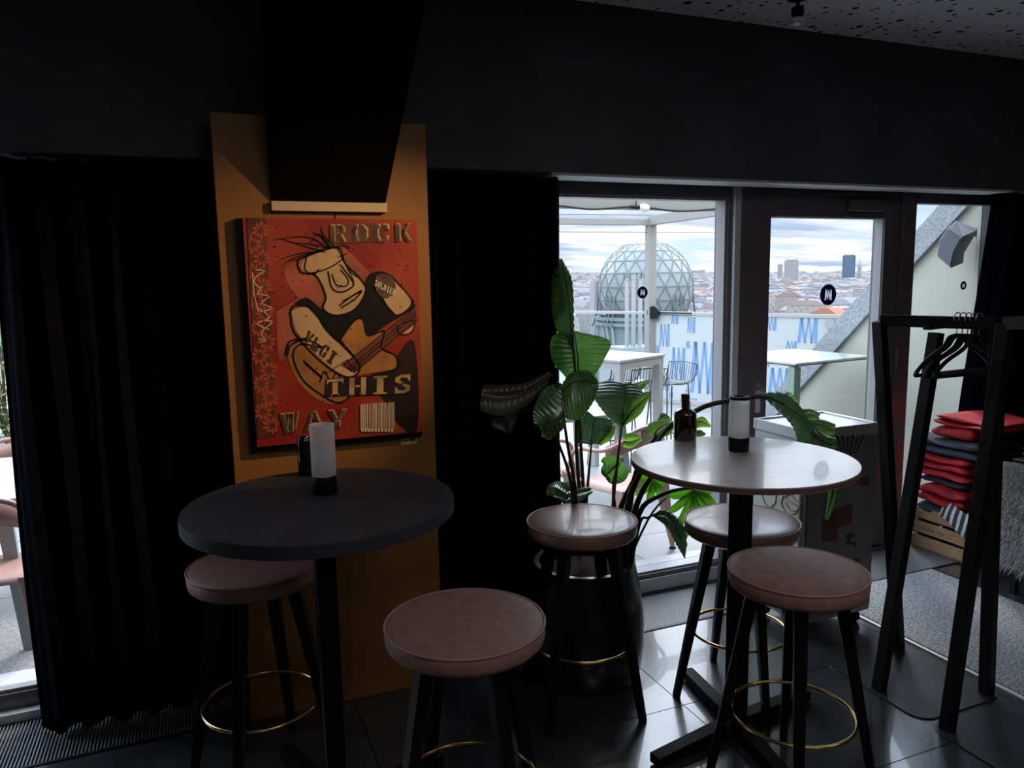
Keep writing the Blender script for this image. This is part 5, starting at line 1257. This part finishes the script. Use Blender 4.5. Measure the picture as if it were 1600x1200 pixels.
for i,q_ in enumerate(far_w+far_r):
    b=len(mb.v); mb.v+=q_.v; mb.f+=[[k+b for k in f_] for f_ in q_.f]; mi_+=[i]*len(q_.f)
o=mb.build('distant_buildings',None,fix=False)
for m in walls+roofs: o.data.materials.append(m)
o.data.polygons.foreach_set('material_index',mi_); tag(o,'distant carpet of small city buildings and roofs up to the skyline','city',None,'stuff')
# skyline hills
rows=[[],[]]
for i in range(120):
    az=math.radians(-22+i*.8); d_=8200; h_=60+45*math.sin(i*.35+1)+20*math.sin(i*1.3)+ (45 if 64<i<76 else 0)+(60 if i>74 else 0)
    rows[0].append((d_*math.sin(az),d_*math.cos(az),ZG)); rows[1].append((d_*math.sin(az)*1.05,d_*math.cos(az)*1.05,ZG+h_))
struct(MB().grid(rows).build('hills',mat('blue_grey_hills',(.22,.255,.30),1,noise=.15,nscale=.01)))
# landmark towers
def tower_(px0,px1,ptop,dist,mw,label,name,depth=20):
    a=far(px0,ptop,dist); b=far(px1,ptop,dist); zt=a.z; w_=(b-a).length; c_=(a+b)/2; az=math.atan2(b.y-a.y,b.x-a.x)
    t=thing(name,label,'tower',(c_.x,c_.y,ZG),None,az)
    H_=zt-ZG
    lpart(MB().box((-w_/2,0,0),(w_/2,depth,H_-3)),'shaft',mw,t); lpart(MB().box((-w_*.42,depth*.1,H_-3),(w_*.42,depth*.8,H_)),'roof_plant',roofs[2],t)
    nb=7 if name=='white_tower' else 9
    for k in range(nb+1):
        u=lerp(-w_/2,w_/2,k/nb); lpart(MB().box((u-.5,-.8,0),(u+.5,0,H_-3)),'fin',mat('tower_fin_'+name,(.34,.33,.335) if name=='white_tower' else (.10,.15,.20),.6),t)
    return t
tower_(1226,1248,406,2300,mat('white_tower_wall',(.24,.22,.235),.7),'pale concrete high-rise tower on the skyline left of the blue one','white_tower')
tower_(1317,1337,398,2600,mat('blue_tower_wall',(.07,.11,.16),.3),'blue glass high-rise tower on the skyline','blue_tower')
q=far(1343,420,2700); ht=far(1343,404,2700).z-ZG; r=(far(1347,420,2700)-q).length
t=thing('domed_church','pale domed church beside the blue tower on the skyline','church',(q.x,q.y,ZG))
mch=mat('church_stone',(.22,.235,.22),.8)
lpart(MB().lathe([(r*1.1,0),(r*1.1,ht*.45),(r*.8,ht*.46),(r*.8,ht*.62)],n=20),'drum',mch,t,smooth=30)
lpart(MB().lathe([(r*.85,ht*.62),(r*.8,ht*.70),(r*.55,ht*.80),(r*.25,ht*.86),(r*.18,ht*.93),(r*.04,ht*1.02)],n=20),'cupola',mat('church_green',(.20,.235,.215),.7),t,smooth=50)
q=far(1219,418,3400)
tag(MB().box((q.x-7,q.y-7,ZG),(q.x+7,q.y+7,far(1219,413,3400).z)).build('small_tower',walls[2]),'tiny dark tower on the skyline left of the pale high-rise','tower')
# near rust-coloured roof behind the wind screen
q=far(1318,491,95)
t=thing('rust_roof_building','building with rust red tiled roof just above the wind screen','building',(q.x,q.y,-20))
lpart(MB().box((-1.0,0,0),(.9,4,20+q.z)),'wall',walls[0],t); lpart(MB().hexa([(-1.1,-.1,20+q.z),(1.0,-.1,20+q.z),(1.0,4,20+q.z),(-1.1,4,20+q.z),(-.9,1.5,20.7+q.z),(.8,1.5,20.7+q.z),(.8,2.5,20.7+q.z),(-.9,2.5,20.7+q.z)]),'roof',mat('rust_tiles',(.24,.09,.055),.85),t)
